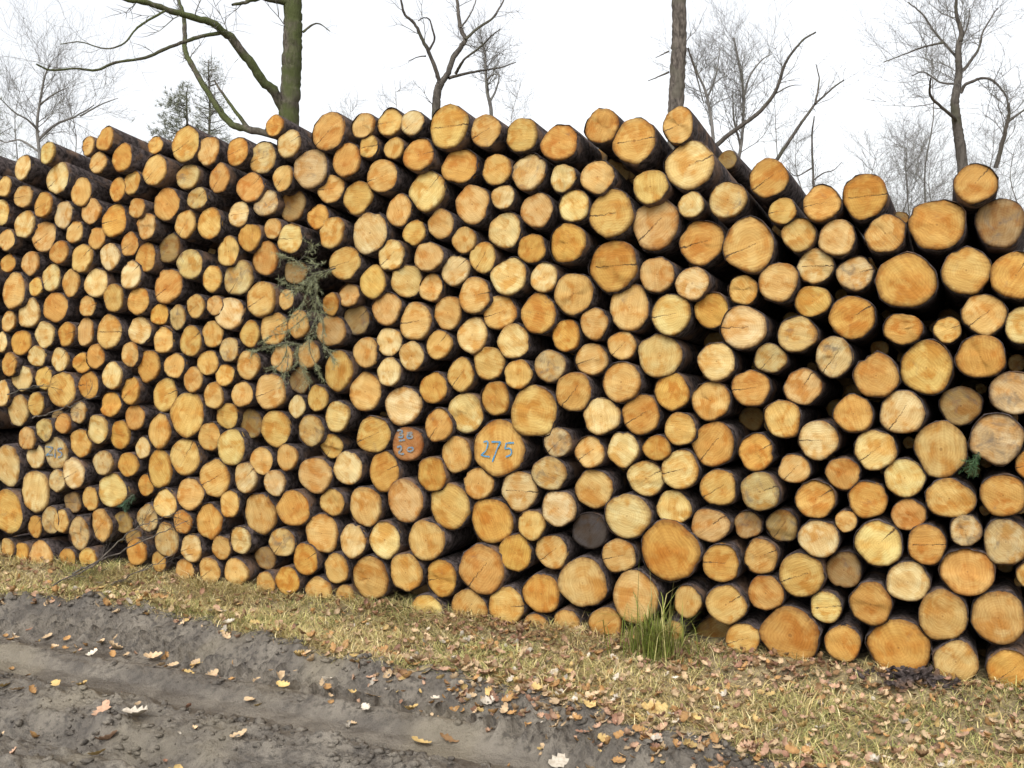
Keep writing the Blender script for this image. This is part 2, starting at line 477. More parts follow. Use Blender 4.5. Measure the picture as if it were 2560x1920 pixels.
# ---------------------------------------------------------------- tables (metres)
# u along the pile, height, width, height of the cut face, protrusion (m), tone, label
LOGS = [
(-1.443,0.523,0.312,0.303,0.002,'o','','massive golden log, nearest to the lower-right of the big pale knotty log'),
(-0.369,1.831,0.272,0.243,0.004,'o','','widest oval orange log of the pile, high near the right edge'),
(-0.857,0.169,0.285,0.272,-0.011,'o','','huge orange log sitting on the ground in the bottom row, right part'),
(-0.374,0.169,0.275,0.275,-0.018,'o','','massive golden log, nearest below the greyish white log'),
(-1.065,2.005,0.261,0.273,0.014,'n','T','teardrop-shaped tan log near the top right slope of the pile'),
(-0.212,1.083,0.224,0.259,-0.014,'n','','thick tan log, fourth nearest above the greyish white log'),
(-0.246,2.077,0.243,0.236,-0.017,'o','','thick golden log, nearest to the lower-left of the topmost right-end log'),
(0.033,0.358,0.220,0.249,-0.004,'n','','thick tan log, second nearest to the right of the greyish white log'),
(-2.378,0.990,0.315,0.299,0.003,'o','','large orange log with the blue number 275 painted on its end'),
(-0.279,1.445,0.226,0.243,-0.014,'n','','thick tan log, second nearest below the widest oval log'),
(0.010,1.143,0.222,0.224,0.013,'g','','thick grey-brown log, fifth nearest to the upper-right of the greyish white log'),
(-0.094,0.549,0.228,0.219,0.004,'o','','thick golden log, nearest to the right of the greyish white log'),
(-0.190,0.343,0.213,0.234,0.010,'n','','thick tan log, nearest to the lower-right of the greyish white log'),
(-1.745,1.934,0.265,0.263,0.004,'o','','massive golden log, fourth nearest to the left of the teardrop-shaped log'),
(-1.363,2.410,0.251,0.250,-0.011,'p','','massive pale cream log, nearest below the log before the right trunk'),
(0.005,2.078,0.204,0.225,-0.060,'d','','thick dark brown log, nearest to the lower-right of the topmost right-end log'),
(-1.907,0.314,0.274,0.267,-0.014,'n','','large log with an orange streak and torn bark at its foot'),
(-1.533,2.134,0.244,0.264,-0.019,'n','','thick tan log, third nearest to the left of the teardrop-shaped log'),
(-1.615,0.278,0.241,0.279,0.012,'n','','thick tan log, nearest to the right of the orange-streaked log'),
(-0.124,1.871,0.207,0.213,-0.010,'n','','thick tan log, nearest to the right of the widest oval log'),
(-2.175,1.189,0.272,0.274,0.002,'n','','massive tan log, nearest to the upper-right of the log numbered 275'),
(-2.475,0.334,0.281,0.272,0.016,'o','','massive golden log, third nearest to the left of the orange-streaked log'),
(-0.060,1.496,0.205,0.195,0.009,'o','','thick golden log, third nearest to the lower-right of the widest oval log'),
(-0.465,0.645,0.210,0.213,0.013,'p','','thick pale cream log, nearest to the upper-left of the greyish white log'),
(-1.754,2.194,0.237,0.253,0.011,'n','','thick tan log, third nearest to the lower-left of the log before the right trunk'),
(-1.661,0.682,0.247,0.235,0.013,'p','','big pale knotty log with a chipped lower edge'),
(-0.552,2.216,0.198,0.217,-0.013,'o','','medium golden log, nearest to the left of the topmost right-end log'),
(-0.807,0.464,0.215,0.216,0.002,'n','','thick tan log, nearest above the huge orange bottom log'),
(-1.092,1.625,0.227,0.214,0.004,'p','','thick pale cream log, second nearest below the teardrop-shaped log'),
(-0.488,1.407,0.197,0.208,0.007,'o','','medium golden log, third nearest below the widest oval log'),
(-1.301,2.038,0.221,0.227,-0.018,'o','','thick golden log, nearest to the left of the teardrop-shaped log'),
(-0.598,1.670,0.205,0.205,-0.007,'o','','thick golden log, nearest to the lower-left of the widest oval log'),
(-0.376,1.244,0.202,0.197,0.007,'p','','medium pale cream log, fourth nearest below the widest oval log'),
(-1.636,2.543,0.227,0.231,0.005,'n','','thick tan log, nearest to the left of the log before the right trunk'),
(-2.430,0.595,0.256,0.256,-0.017,'o','','massive golden log, nearest below the log numbered 275'),
(-0.173,0.869,0.203,0.182,0.005,'n','E','thick tan log, third nearest to the upper-right of the greyish white log'),
(0.056,0.694,0.188,0.208,-0.003,'g','','medium grey-brown log, third nearest to the right of the greyish white log'),
(-1.505,1.487,0.235,0.218,-0.014,'p','','thick pale cream log, fifth nearest to the lower-left of the teardrop-shaped log'),
(-1.236,1.060,0.212,0.228,-0.015,'o','','thick golden log, fifth nearest to the upper-right of the big pale knotty log'),
(-1.662,1.727,0.220,0.239,-0.008,'n','','thick tan log, fourth nearest to the lower-left of the teardrop-shaped log'),
(0.041,0.896,0.188,0.191,-0.006,'o','','medium golden log, fourth nearest to the upper-right of the greyish white log'),
(-0.496,0.361,0.192,0.206,0.003,'o','','medium golden log, nearest to the lower-left of the greyish white log'),
(-0.049,1.681,0.185,0.183,-0.001,'n','','medium tan log, second nearest to the lower-right of the widest oval log'),
(-2.683,0.657,0.255,0.260,-0.011,'n','','massive tan log, second nearest to the lower-right of the rust-brown blue-marked log'),
(-2.678,2.700,0.250,0.247,-0.002,'n','','largest log on the crest of the pile, middle of the photograph'),
(-0.094,2.245,0.178,0.182,0.007,'o','','orange log topmost at the right end of the pile'),
(-0.338,0.480,0.190,0.190,0.001,'p','','greyish white log low in the right end of the pile'),
(-0.487,1.070,0.186,0.191,0.005,'p','','medium pale cream log, third nearest above the greyish white log'),
(-1.445,1.690,0.207,0.211,0.008,'p','','thick pale cream log, third nearest to the lower-left of the teardrop-shaped log'),
(-0.137,1.277,0.180,0.179,-0.060,'d','','medium dark brown log, fourth nearest to the lower-right of the widest oval log'),
(-3.196,0.209,0.259,0.257,-0.010,'n','','massive tan log, sixth nearest below the rust-brown blue-marked log'),
(-1.956,1.799,0.214,0.224,0.004,'n','','thick tan log, eighth nearest to the left of the teardrop-shaped log'),
(0.072,1.845,0.206,0.212,0.015,'o','','thick golden log, second nearest to the lower-right of the topmost right-end log'),
(-0.132,0.146,0.191,0.191,0.016,'n','','medium tan log, second nearest to the lower-right of the greyish white log'),
(-0.264,0.656,0.171,0.184,0.006,'o','','medium golden log, nearest to the upper-right of the greyish white log'),
(-0.928,1.837,0.189,0.192,0.017,'n','','medium tan log, nearest to the lower-right of the teardrop-shaped log'),
(-0.740,1.102,0.186,0.191,-0.007,'p','','medium pale cream log, sixth nearest to the lower-left of the widest oval log'),
(-0.461,2.044,0.178,0.180,0.006,'n','','medium tan log, nearest to the upper-left of the widest oval log'),
(-0.360,0.948,0.182,0.177,-0.011,'p','','medium pale cream log, second nearest above the greyish white log'),
(-1.694,1.355,0.211,0.206,0.016,'n','','thick tan log, fifth nearest above the big pale knotty log'),
(-1.158,0.289,0.200,0.194,0.010,'n','','medium tan log, second nearest to the upper-left of the huge orange bottom log'),
(-0.728,0.646,0.194,0.178,0.016,'p','','medium pale cream log, third nearest above the huge orange bottom log'),
(-2.944,0.672,0.233,0.246,0.016,'n','','thick tan log, nearest below the rust-brown blue-marked log'),
(-4.498,1.099,0.268,0.294,0.002,'n','','biggest tall tan log in the left half, at mid height'),
(-0.978,2.321,0.186,0.188,0.009,'o','','medium golden log, nearest above the teardrop-shaped log'),
(-1.247,1.272,0.197,0.195,-0.005,'n','','medium tan log, sixth nearest to the upper-right of the big pale knotty log'),
(-1.001,0.848,0.189,0.191,0.018,'g','','medium grey-brown log, fifth nearest to the right of the big pale knotty log'),
(-0.747,0.828,0.186,0.182,0.008,'o','','medium golden log, fifth nearest to the upper-left of the greyish white log'),
(-0.672,1.490,0.169,0.193,0.018,'g','','medium grey-brown log, second nearest to the lower-left of the widest oval log'),
(-2.813,0.462,0.234,0.235,0.018,'n','','thick tan log, second nearest below the rust-brown blue-marked log'),
(0.079,1.343,0.212,0.190,-0.015,'g','','thick grey-brown log, fifth nearest to the lower-right of the widest oval log'),
(-0.582,1.232,0.179,0.174,0.019,'o','','medium golden log, fifth nearest below the widest oval log'),
(-0.517,0.840,0.179,0.175,-0.007,'o','','medium golden log, third nearest to the upper-left of the greyish white log'),
(-1.596,1.193,0.199,0.205,-0.003,'o','','medium golden log, second nearest above the big pale knotty log'),
(-2.135,0.236,0.218,0.216,-0.001,'o','','thick golden log, nearest to the left of the orange-streaked log'),
(-1.393,0.930,0.193,0.202,0.004,'p','','medium pale cream log, second nearest to the upper-right of the big pale knotty log'),
(-2.811,2.370,0.226,0.233,-0.007,'p','','thick pale cream log, second nearest below the largest crest log'),
(-1.984,2.055,0.204,0.211,0.020,'o','','thick golden log, seventh nearest to the lower-left of the log before the right trunk'),
(-1.846,0.804,0.213,0.200,-0.012,'n','','thick tan log, nearest above the black-ended log'),
(-1.217,1.463,0.191,0.189,0.005,'p','','medium pale cream log, fourth nearest below the teardrop-shaped log'),
(-1.172,2.231,0.192,0.182,0.007,'g','','medium grey-brown log, nearest to the upper-left of the teardrop-shaped log'),
(-3.176,2.155,0.228,0.246,-0.005,'p','','thick pale cream log, third nearest above the dark log beside the spruce'),
(-2.261,0.769,0.216,0.217,-0.004,'p','','thick pale cream log, nearest to the lower-right of the log numbered 275'),
(-0.842,1.594,0.188,0.174,-0.003,'g','','medium grey-brown log, third nearest to the lower-right of the teardrop-shaped log'),
(-2.339,0.147,0.214,0.224,-0.000,'n','','thick tan log, second nearest to the left of the orange-streaked log'),
(-3.968,0.519,0.256,0.264,-0.013,'n','','large log, brown above and cream below, low on the left'),
(-2.587,1.167,0.225,0.219,-0.019,'p','','thick pale cream log, nearest to the upper-left of the log numbered 275'),
(-2.974,1.197,0.239,0.225,-0.014,'p','','thick pale cream log, nearest above the rust-brown blue-marked log'),
(-0.903,1.196,0.177,0.184,0.003,'n','','medium tan log, seventh nearest to the lower-left of the widest oval log'),
(-1.187,0.487,0.187,0.190,0.005,'o','','medium golden log, third nearest to the upper-left of the huge orange bottom log'),
(-1.950,1.300,0.204,0.205,0.017,'o','','thick golden log, second nearest to the upper-right of the log numbered 275'),
(-2.148,1.698,0.205,0.213,0.010,'o','','thick golden log, seventh nearest above the log numbered 275'),
(0.086,0.129,0.196,0.196,-0.001,'o','','medium golden log, third nearest to the lower-right of the greyish white log'),
(-3.567,2.537,0.240,0.240,-0.001,'g','','thick grey-brown log, second nearest to the lower-right of the log under the mossy trunk'),
(-0.667,2.033,0.168,0.175,0.009,'n','','slim tan log, second nearest to the upper-left of the widest oval log'),
(-1.056,1.337,0.182,0.183,-0.017,'o','','medium golden log, fifth nearest below the teardrop-shaped log'),
(-2.037,2.567,0.205,0.200,-0.001,'o','','thick golden log, third nearest to the right of the largest crest log'),
(-0.735,2.191,0.174,0.171,0.020,'o','','medium golden log, second nearest to the upper-right of the teardrop-shaped log'),
(-2.557,0.110,0.221,0.218,0.002,'n','','thick tan log, fourth nearest to the left of the orange-streaked log'),
(-1.801,1.180,0.205,0.191,0.011,'p','','thick pale cream log, third nearest above the big pale knotty log'),
(-0.617,0.159,0.167,0.178,-0.012,'o','','slim golden log, nearest to the right of the huge orange bottom log'),
(-0.815,1.347,0.175,0.175,-0.018,'n','','medium tan log, fourth nearest to the lower-left of the widest oval log'),
(-1.205,0.851,0.187,0.181,-0.000,'n','','medium tan log, third nearest to the right of the big pale knotty log'),
(-2.322,1.895,0.210,0.206,-0.001,'p','','thick pale cream log, ninth nearest to the right of the dark log beside the spruce'),
(-1.444,1.312,0.184,0.193,-0.016,'o','','medium golden log, fourth nearest above the big pale knotty log'),
(-2.213,2.432,0.200,0.208,-0.008,'g','','medium grey-brown log, third nearest to the lower-right of the largest crest log'),
(-3.219,0.618,0.227,0.234,-0.005,'n','','thick tan log, second nearest to the lower-left of the rust-brown blue-marked log'),
(-1.875,0.584,0.199,0.197,-0.030,'k','','log with a blackened dark end in the lower middle of the pile'),
(-1.027,1.032,0.172,0.182,-0.003,'o','','medium golden log, seventh nearest to the upper-right of the big pale knotty log'),
(-1.571,0.874,0.199,0.182,-0.008,'p','','medium pale cream log, nearest to the upper-right of the big pale knotty log'),
(-0.622,0.494,0.163,0.179,-0.060,'d','','slim dark brown log, nearest to the left of the greyish white log'),
(-1.246,0.662,0.194,0.173,-0.014,'n','','medium tan log, second nearest to the right of the big pale knotty log'),
(-2.543,2.282,0.206,0.214,-0.019,'n','','thick tan log, third nearest below the largest crest log'),
(-3.441,2.733,0.236,0.224,0.005,'o','','thick golden log, nearest to the right of the log under the mossy trunk'),
(-3.518,0.442,0.237,0.235,-0.008,'n','','thick tan log, second nearest to the right of the brown-and-cream log'),
(-2.032,0.694,0.203,0.193,0.014,'p','','thick pale cream log, nearest to the upper-left of the black-ended log'),
(-0.765,1.908,0.168,0.168,-0.011,'p','','slim pale cream log, second nearest to the right of the teardrop-shaped log'),
(-0.970,0.362,0.176,0.173,0.001,'o','','medium golden log, nearest to the upper-left of the huge orange bottom log'),
(-0.589,1.870,0.167,0.161,-0.015,'g','','slim grey-brown log, nearest to the left of the widest oval log'),
(-1.516,1.886,0.182,0.183,0.006,'n','','medium tan log, second nearest to the left of the teardrop-shaped log'),
(-0.380,1.618,0.173,0.144,0.012,'o','','medium golden log, nearest below the widest oval log'),
(-2.618,2.490,0.215,0.199,-0.018,'o','','thick golden log, nearest below the largest crest log'),
(-1.249,1.709,0.178,0.176,-0.015,'o','','medium golden log, second nearest to the lower-left of the teardrop-shaped log'),
(-2.942,0.274,0.213,0.220,0.019,'n','','thick tan log, fourth nearest below the rust-brown blue-marked log'),
(-1.000,0.531,0.168,0.176,-0.009,'n','','slim tan log, second nearest above the huge orange bottom log'),
(-3.155,1.030,0.229,0.209,0.004,'n','','thick tan log, nearest to the left of the rust-brown blue-marked log'),
(-3.552,0.781,0.243,0.215,0.005,'n','','thick tan log, third nearest to the upper-right of the brown-and-cream log'),
(-5.825,0.538,0.283,0.287,-0.006,'p','','massive pale cream log, nearest to the upper-right of the left-edge large log'),
(-1.550,2.314,0.180,0.178,0.013,'n','','medium tan log, nearest to the lower-left of the log before the right trunk'),
(-1.431,0.736,0.180,0.180,-0.018,'p','','medium pale cream log, nearest to the right of the big pale knotty log'),
(-1.815,2.636,0.183,0.187,-0.015,'o','','medium golden log, second nearest to the left of the log before the right trunk'),
(-2.882,1.662,0.204,0.217,0.005,'n','','thick tan log, second nearest to the right of the dark log beside the spruce'),
(-3.212,1.269,0.215,0.223,-0.005,'n','','thick tan log, nearest to the upper-left of the rust-brown blue-marked log'),
(-2.348,2.136,0.194,0.201,-0.010,'p','','medium pale cream log, fourth nearest to the lower-right of the largest crest log'),
(-2.285,0.438,0.195,0.203,-0.003,'o','','medium golden log, second nearest to the upper-left of the orange-streaked log'),
(-1.705,0.475,0.188,0.179,0.011,'n','','medium tan log, nearest to the lower-right of the black-ended log'),
(-0.838,2.054,0.160,0.164,0.008,'n','','slim tan log, nearest to the right of the teardrop-shaped log'),
(-3.092,0.439,0.207,0.223,-0.005,'p','','thick pale cream log, third nearest below the rust-brown blue-marked log'),
(-2.730,0.257,0.197,0.217,-0.000,'o','','medium golden log, fifth nearest below the rust-brown blue-marked log'),
(-2.084,0.874,0.204,0.178,0.016,'g','','thick grey-brown log, second nearest to the lower-right of the log numbered 275'),
(-3.701,0.577,0.236,0.219,0.013,'o','','thick golden log, nearest to the right of the brown-and-cream log'),
(-1.422,2.607,0.158,0.191,-0.017,'n','','small tan log on the crest in front of the right-hand tree trunk'),
(-3.387,1.385,0.203,0.235,0.006,'n','','thick tan log, second nearest below the dark log beside the spruce'),
(-3.087,0.827,0.196,0.231,0.003,'o','','medium golden log, nearest to the lower-left of the rust-brown blue-marked log'),
(-4.298,0.716,0.245,0.238,-0.006,'n','','massive tan log, nearest to the upper-left of the brown-and-cream log'),
(-1.078,0.125,0.171,0.166,-0.005,'n','','medium tan log, nearest to the left of the huge orange bottom log'),
(-2.381,1.707,0.196,0.192,-0.015,'n','','medium tan log, sixth nearest above the log numbered 275'),
(-0.776,1.746,0.168,0.151,-0.014,'n','','medium tan log, second nearest to the lower-right of the teardrop-shaped log'),
(-3.863,1.257,0.230,0.225,0.006,'n','','thick tan log, third nearest to the lower-right of the bright cream log'),
(-2.518,1.798,0.188,0.203,0.010,'n','','medium tan log, sixth nearest to the right of the dark log beside the spruce'),
(-2.642,0.941,0.198,0.202,-0.014,'n','','medium tan log, nearest to the left of the log numbered 275'),
(-1.690,1.015,0.174,0.183,-0.001,'p','','medium pale cream log, nearest above the big pale knotty log'),
(-1.336,1.838,0.170,0.166,0.018,'p','','medium pale cream log, nearest to the lower-left of the teardrop-shaped log'),
(-0.628,0.952,0.157,0.154,-0.006,'o','','slim golden log, sixth nearest to the upper-left of the greyish white log'),
(-2.253,2.623,0.191,0.184,-0.009,'n','','medium tan log, second nearest to the right of the largest crest log'),
(-1.826,2.379,0.178,0.177,0.013,'n','','medium tan log, second nearest to the lower-left of the log before the right trunk'),
(-2.165,2.232,0.189,0.183,-0.009,'n','','medium tan log, fifth nearest to the lower-right of the largest crest log'),
(-2.080,0.460,0.189,0.185,-0.009,'n','','medium tan log, nearest to the lower-left of the black-ended log'),
(-2.294,1.554,0.188,0.191,0.001,'p','','medium pale cream log, fourth nearest above the log numbered 275'),
(-0.342,0.782,0.154,0.147,-0.015,'o','','slim golden log, nearest above the greyish white log'),
(-2.539,1.588,0.189,0.200,-0.008,'p','','medium pale cream log, fifth nearest above the log numbered 275'),
(-3.913,1.798,0.225,0.220,0.020,'n','','thick tan log, nearest to the upper-right of the bright cream log'),
(-4.527,0.836,0.246,0.232,-0.006,'n','','massive tan log, nearest below the biggest left-half log'),
(-2.940,0.985,0.207,0.197,-0.006,'r','','rust-brown log with two rows of blurred blue paint marks'),
(-1.777,0.110,0.191,0.191,0.003,'o','','medium golden log, nearest to the lower-right of the orange-streaked log'),
(-3.830,1.036,0.213,0.225,-0.001,'n','','thick tan log, third nearest above the brown-and-cream log'),
(-0.105,0.733,0.135,0.147,0.012,'g','','small grey-brown log, second nearest to the upper-right of the greyish white log'),
(-1.393,1.129,0.168,0.164,0.010,'n','','slim tan log, fourth nearest to the upper-right of the big pale knotty log'),
(-0.910,0.678,0.158,0.160,-0.060,'d','','slim dark brown log, fourth nearest above the huge orange bottom log'),
(-1.952,2.243,0.177,0.174,0.017,'p','','medium pale cream log, fifth nearest to the lower-left of the log before the right trunk'),
(-2.440,1.439,0.192,0.183,-0.006,'n','','medium tan log, third nearest above the log numbered 275'),
(-1.867,1.465,0.187,0.166,-0.019,'n','','medium tan log, fourth nearest to the upper-right of the log numbered 275'),
(-4.095,1.926,0.231,0.215,-0.004,'g','','thick grey-brown log, nearest above the bright cream log'),
(-3.337,1.992,0.212,0.196,0.004,'n','','thick tan log, second nearest above the dark log beside the spruce'),
(-2.951,1.885,0.201,0.192,-0.020,'p','','medium pale cream log, second nearest to the upper-right of the dark log beside the spruce'),
(-2.784,0.827,0.187,0.199,0.005,'o','','medium golden log, nearest to the lower-right of the rust-brown blue-marked log'),
(-0.697,0.321,0.147,0.157,-0.015,'p','','slim pale cream log, nearest to the upper-right of the huge orange bottom log'),
(-2.402,1.253,0.180,0.188,-0.002,'o','','medium golden log, nearest above the log numbered 275'),
(-5.537,1.229,0.265,0.241,0.014,'n','','massive tan log, fourth nearest above the weathered blue-marked log'),
(-4.152,0.916,0.217,0.226,0.012,'p','','thick pale cream log, second nearest to the lower-right of the biggest left-half log'),
(-2.856,2.562,0.197,0.184,0.007,'o','','medium golden log, nearest to the lower-left of the largest crest log'),
(-3.097,2.465,0.204,0.188,-0.011,'n','','thick tan log, second nearest to the lower-left of the largest crest log'),
(-3.261,2.356,0.204,0.195,-0.015,'n','','thick tan log, fourth nearest to the lower-left of the largest crest log'),
(-3.073,1.735,0.194,0.198,-0.005,'n','','medium tan log, nearest to the right of the dark log beside the spruce'),
(-3.320,2.567,0.194,0.204,0.005,'o','','medium golden log, third nearest to the lower-right of the log under the mossy trunk'),
(-2.455,2.659,0.185,0.176,-0.000,'n','','medium tan log, nearest to the right of the largest crest log'),
(-2.085,1.429,0.177,0.173,0.004,'g','','medium grey-brown log, third nearest to the upper-right of the log numbered 275'),
(-4.649,1.889,0.231,0.228,-0.014,'o','','thick golden log, fourth nearest to the upper-left of the bright cream log'),
(-2.692,1.708,0.184,0.188,-0.016,'n','','medium tan log, fourth nearest to the right of the dark log beside the spruce'),
(-4.722,0.751,0.210,0.253,0.006,'n','','thick tan log, third nearest to the lower-left of the biggest left-half log'),
(-5.126,0.591,0.247,0.232,0.002,'p','','massive pale cream log, third nearest to the lower-right of the weathered blue-marked log'),
(-2.502,0.794,0.189,0.175,-0.005,'n','','medium tan log, nearest to the lower-left of the log numbered 275'),
(-0.967,1.479,0.157,0.145,-0.018,'g','','slim grey-brown log, third nearest below the teardrop-shaped log'),
(-1.866,0.995,0.166,0.171,0.005,'n','','slim tan log, second nearest to the upper-left of the big pale knotty log'),
(-4.484,2.741,0.213,0.228,-0.003,'n','P','thick tan log, second nearest to the right of the heart-shaped crest log'),
(-4.341,0.450,0.212,0.230,0.001,'o','','thick golden log, second nearest to the left of the brown-and-cream log'),
(-4.165,1.716,0.227,0.203,-0.000,'p','','bright cream log, palest in the left half, at mid height'),
(-3.339,0.829,0.198,0.199,-0.016,'p','','medium pale cream log, second nearest to the left of the rust-brown blue-marked log'),
(-6.070,0.385,0.298,0.310,0.017,'n','','largest log cut by the left edge, low in the pile'),
(-0.847,0.963,0.150,0.144,-0.005,'n','','slim tan log, eighth nearest to the upper-left of the greyish white log'),
(-2.393,2.453,0.173,0.176,-0.002,'n','','medium tan log, nearest to the lower-right of the largest crest log'),
(-2.001,1.586,0.164,0.172,-0.007,'o','','slim golden log, fifth nearest to the upper-right of the log numbered 275'),
(-3.894,2.035,0.203,0.207,-0.001,'o','','thick golden log, second nearest to the upper-right of the bright cream log'),
(-2.735,1.100,0.175,0.189,0.016,'o','','medium golden log, nearest to the upper-right of the rust-brown blue-marked log'),
(-2.641,1.935,0.182,0.174,-0.009,'p','','medium pale cream log, seventh nearest to the upper-right of the dark log beside the spruce'),
(-3.921,2.624,0.203,0.203,-0.019,'g','','thick grey-brown log, nearest below the log under the mossy trunk'),
(-3.828,1.625,0.201,0.202,0.011,'n','','medium tan log, nearest to the right of the bright cream log'),
(-1.097,1.804,0.146,0.150,-0.008,'n','','slim tan log, nearest below the teardrop-shaped log'),
(-1.354,0.277,0.140,0.170,-0.010,'n','','small tan log, second nearest to the lower-right of the big pale knotty log'),
(-2.611,1.376,0.163,0.191,-0.010,'n','','slim tan log, second nearest to the upper-left of the log numbered 275'),
(-3.436,1.612,0.199,0.185,0.002,'n','','medium tan log, nearest to the lower-left of the dark log beside the spruce'),
(-2.043,1.036,0.171,0.158,0.008,'g','','medium grey-brown log, nearest to the right of the log numbered 275'),
(-3.738,2.344,0.189,0.206,-0.060,'d','','medium dark brown log, fifth nearest below the log under the mossy trunk'),
(-1.845,1.646,0.154,0.165,0.001,'n','','slim tan log, seventh nearest to the upper-right of the log numbered 275'),
(-3.159,1.882,0.175,0.194,-0.004,'n','','medium tan log, nearest to the upper-right of the dark log beside the spruce'),
(-3.288,0.420,0.174,0.202,0.019,'p','','medium pale cream log, fourth nearest to the right of the brown-and-cream log'),
(-2.792,2.012,0.185,0.166,0.016,'n','','medium tan log, fifth nearest to the upper-right of the dark log beside the spruce'),
(-4.673,0.308,0.203,0.230,0.008,'g','','thick grey-brown log, sixth nearest to the left of the brown-and-cream log'),
(-2.770,1.301,0.181,0.172,0.004,'o','','medium golden log, second nearest to the upper-right of the rust-brown blue-marked log'),
(-3.573,1.037,0.192,0.191,0.019,'g','','medium grey-brown log, fourth nearest to the upper-right of the brown-and-cream log'),
(-4.652,2.392,0.206,0.218,-0.016,'o','','thick golden log, fifth nearest to the lower-right of the heart-shaped crest log'),
(-4.691,1.213,0.209,0.220,-0.020,'n','','thick tan log, nearest to the upper-left of the biggest left-half log'),
(-5.122,1.606,0.220,0.225,0.007,'n','','thick tan log, eighth nearest to the upper-left of the biggest left-half log'),
(-3.430,2.167,0.181,0.193,-0.001,'n','','medium tan log, fourth nearest above the dark log beside the spruce'),
(-2.186,0.596,0.164,0.165,0.013,'n','','slim tan log, nearest to the left of the black-ended log'),
(-2.119,1.886,0.155,0.168,0.006,'p','','slim pale cream log, tenth nearest to the lower-right of the largest crest log'),
(-4.477,0.611,0.215,0.204,0.008,'n','','thick tan log, second nearest below the biggest left-half log'),
(-5.973,1.882,0.223,0.257,0.002,'n','','thick tan log, 15th nearest to the lower-left of the heart-shaped crest log'),
(-3.043,2.028,0.177,0.179,-0.010,'p','','medium pale cream log, third nearest to the upper-right of the dark log beside the spruce'),
(-2.992,2.272,0.165,0.187,-0.013,'n','','slim tan log, third nearest to the lower-left of the largest crest log'),
(-1.698,1.537,0.156,0.149,-0.001,'n','','slim tan log, sixth nearest to the lower-left of the teardrop-shaped log'),
(-2.196,2.036,0.163,0.159,-0.014,'o','','slim golden log, seventh nearest to the lower-right of the largest crest log'),
(-2.263,1.383,0.165,0.160,0.010,'n','','slim tan log, second nearest above the log numbered 275'),
(-3.541,0.092,0.198,0.198,-0.003,'n','','medium tan log, fifth nearest to the lower-right of the brown-and-cream log'),
(-2.477,1.998,0.159,0.173,-0.008,'n','','slim tan log, eighth nearest below the largest crest log'),
(-6.099,0.694,0.243,0.297,-0.019,'p','','thick pale cream log, nearest above the left-edge large log'),
(-3.389,1.126,0.181,0.184,0.018,'p','','medium pale cream log, third nearest to the left of the rust-brown blue-marked log'),
(-2.809,0.067,0.204,0.204,0.019,'p','','thick pale cream log, sixth nearest to the left of the orange-streaked log'),
(-5.075,2.308,0.206,0.224,-0.009,'o','','thick golden log, fourth nearest below the heart-shaped crest log'),
(-4.713,0.989,0.197,0.220,0.013,'n','','medium tan log, nearest to the lower-left of the biggest left-half log'),
(-1.997,0.087,0.161,0.154,-0.014,'n','','slim tan log, nearest below the orange-streaked log'),
(-2.738,1.536,0.170,0.167,0.003,'n','','medium tan log, third nearest to the right of the dark log beside the spruce'),
(-2.735,2.186,0.164,0.171,-0.019,'n','','slim tan log, fourth nearest below the largest crest log'),
(-3.991,2.453,0.199,0.182,0.005,'o','','medium golden log, third nearest below the log under the mossy trunk'),
(-1.073,0.672,0.139,0.139,-0.060,'d','','small dark brown log, fourth nearest to the right of the big pale knotty log'),
(-3.797,0.366,0.202,0.174,-0.001,'g','','medium grey-brown log, nearest to the lower-right of the brown-and-cream log'),
(-4.825,1.393,0.200,0.213,-0.018,'o','','medium golden log, third nearest to the upper-left of the biggest left-half log'),
(-3.302,1.673,0.180,0.175,-0.060,'d','','dark grey-brown log just right of the hanging spruce branch'),
(-4.459,2.017,0.202,0.193,-0.000,'g','','medium grey-brown log, third nearest to the upper-left of the bright cream log'),
(-3.413,0.248,0.172,0.186,0.004,'n','','medium tan log, fourth nearest to the lower-right of the brown-and-cream log'),
(-4.727,2.602,0.197,0.204,-0.001,'n','','medium tan log, third nearest to the lower-right of the heart-shaped crest log'),
(-3.195,1.490,0.171,0.174,0.018,'n','','medium tan log, nearest below the dark log beside the spruce'),
(-3.614,0.285,0.171,0.193,0.017,'o','','medium golden log, second nearest to the lower-right of the brown-and-cream log'),
(-5.623,0.805,0.222,0.219,-0.006,'g','','weathered log with faint blue paint strokes near the left edge'),
(-3.441,2.415,0.182,0.170,-0.018,'n','','medium tan log, fourth nearest to the lower-right of the log under the mossy trunk'),
(-3.057,1.550,0.173,0.166,-0.006,'p','','medium pale cream log, nearest to the lower-right of the dark log beside the spruce'),
(-2.167,0.045,0.165,0.165,-0.007,'n','','slim tan log, nearest to the lower-left of the orange-streaked log'),
(-0.912,2.164,0.131,0.129,0.019,'n','','small tan log, nearest to the upper-right of the teardrop-shaped log'),
(-0.196,1.614,0.117,0.123,-0.019,'n','','small tan log, nearest to the lower-right of the widest oval log'),
(-3.700,2.142,0.181,0.178,0.019,'p','','medium pale cream log, third nearest to the upper-left of the dark log beside the spruce'),
(-4.048,0.737,0.181,0.193,0.014,'p','','medium pale cream log, nearest above the brown-and-cream log'),
(-5.448,0.283,0.195,0.238,-0.017,'g','','medium grey-brown log, fourth nearest to the right of the left-edge large log'),
(-4.305,2.256,0.180,0.199,-0.002,'n','','medium tan log, fourth nearest above the bright cream log'),
(-4.030,1.411,0.191,0.179,-0.001,'n','','medium tan log, second nearest below the bright cream log'),
(0.102,1.630,0.148,0.164,-0.018,'p','','slim pale cream log, third nearest to the right of the widest oval log'),
(-5.245,0.352,0.199,0.220,-0.014,'n','','medium tan log, fourth nearest to the lower-right of the weathered blue-marked log'),
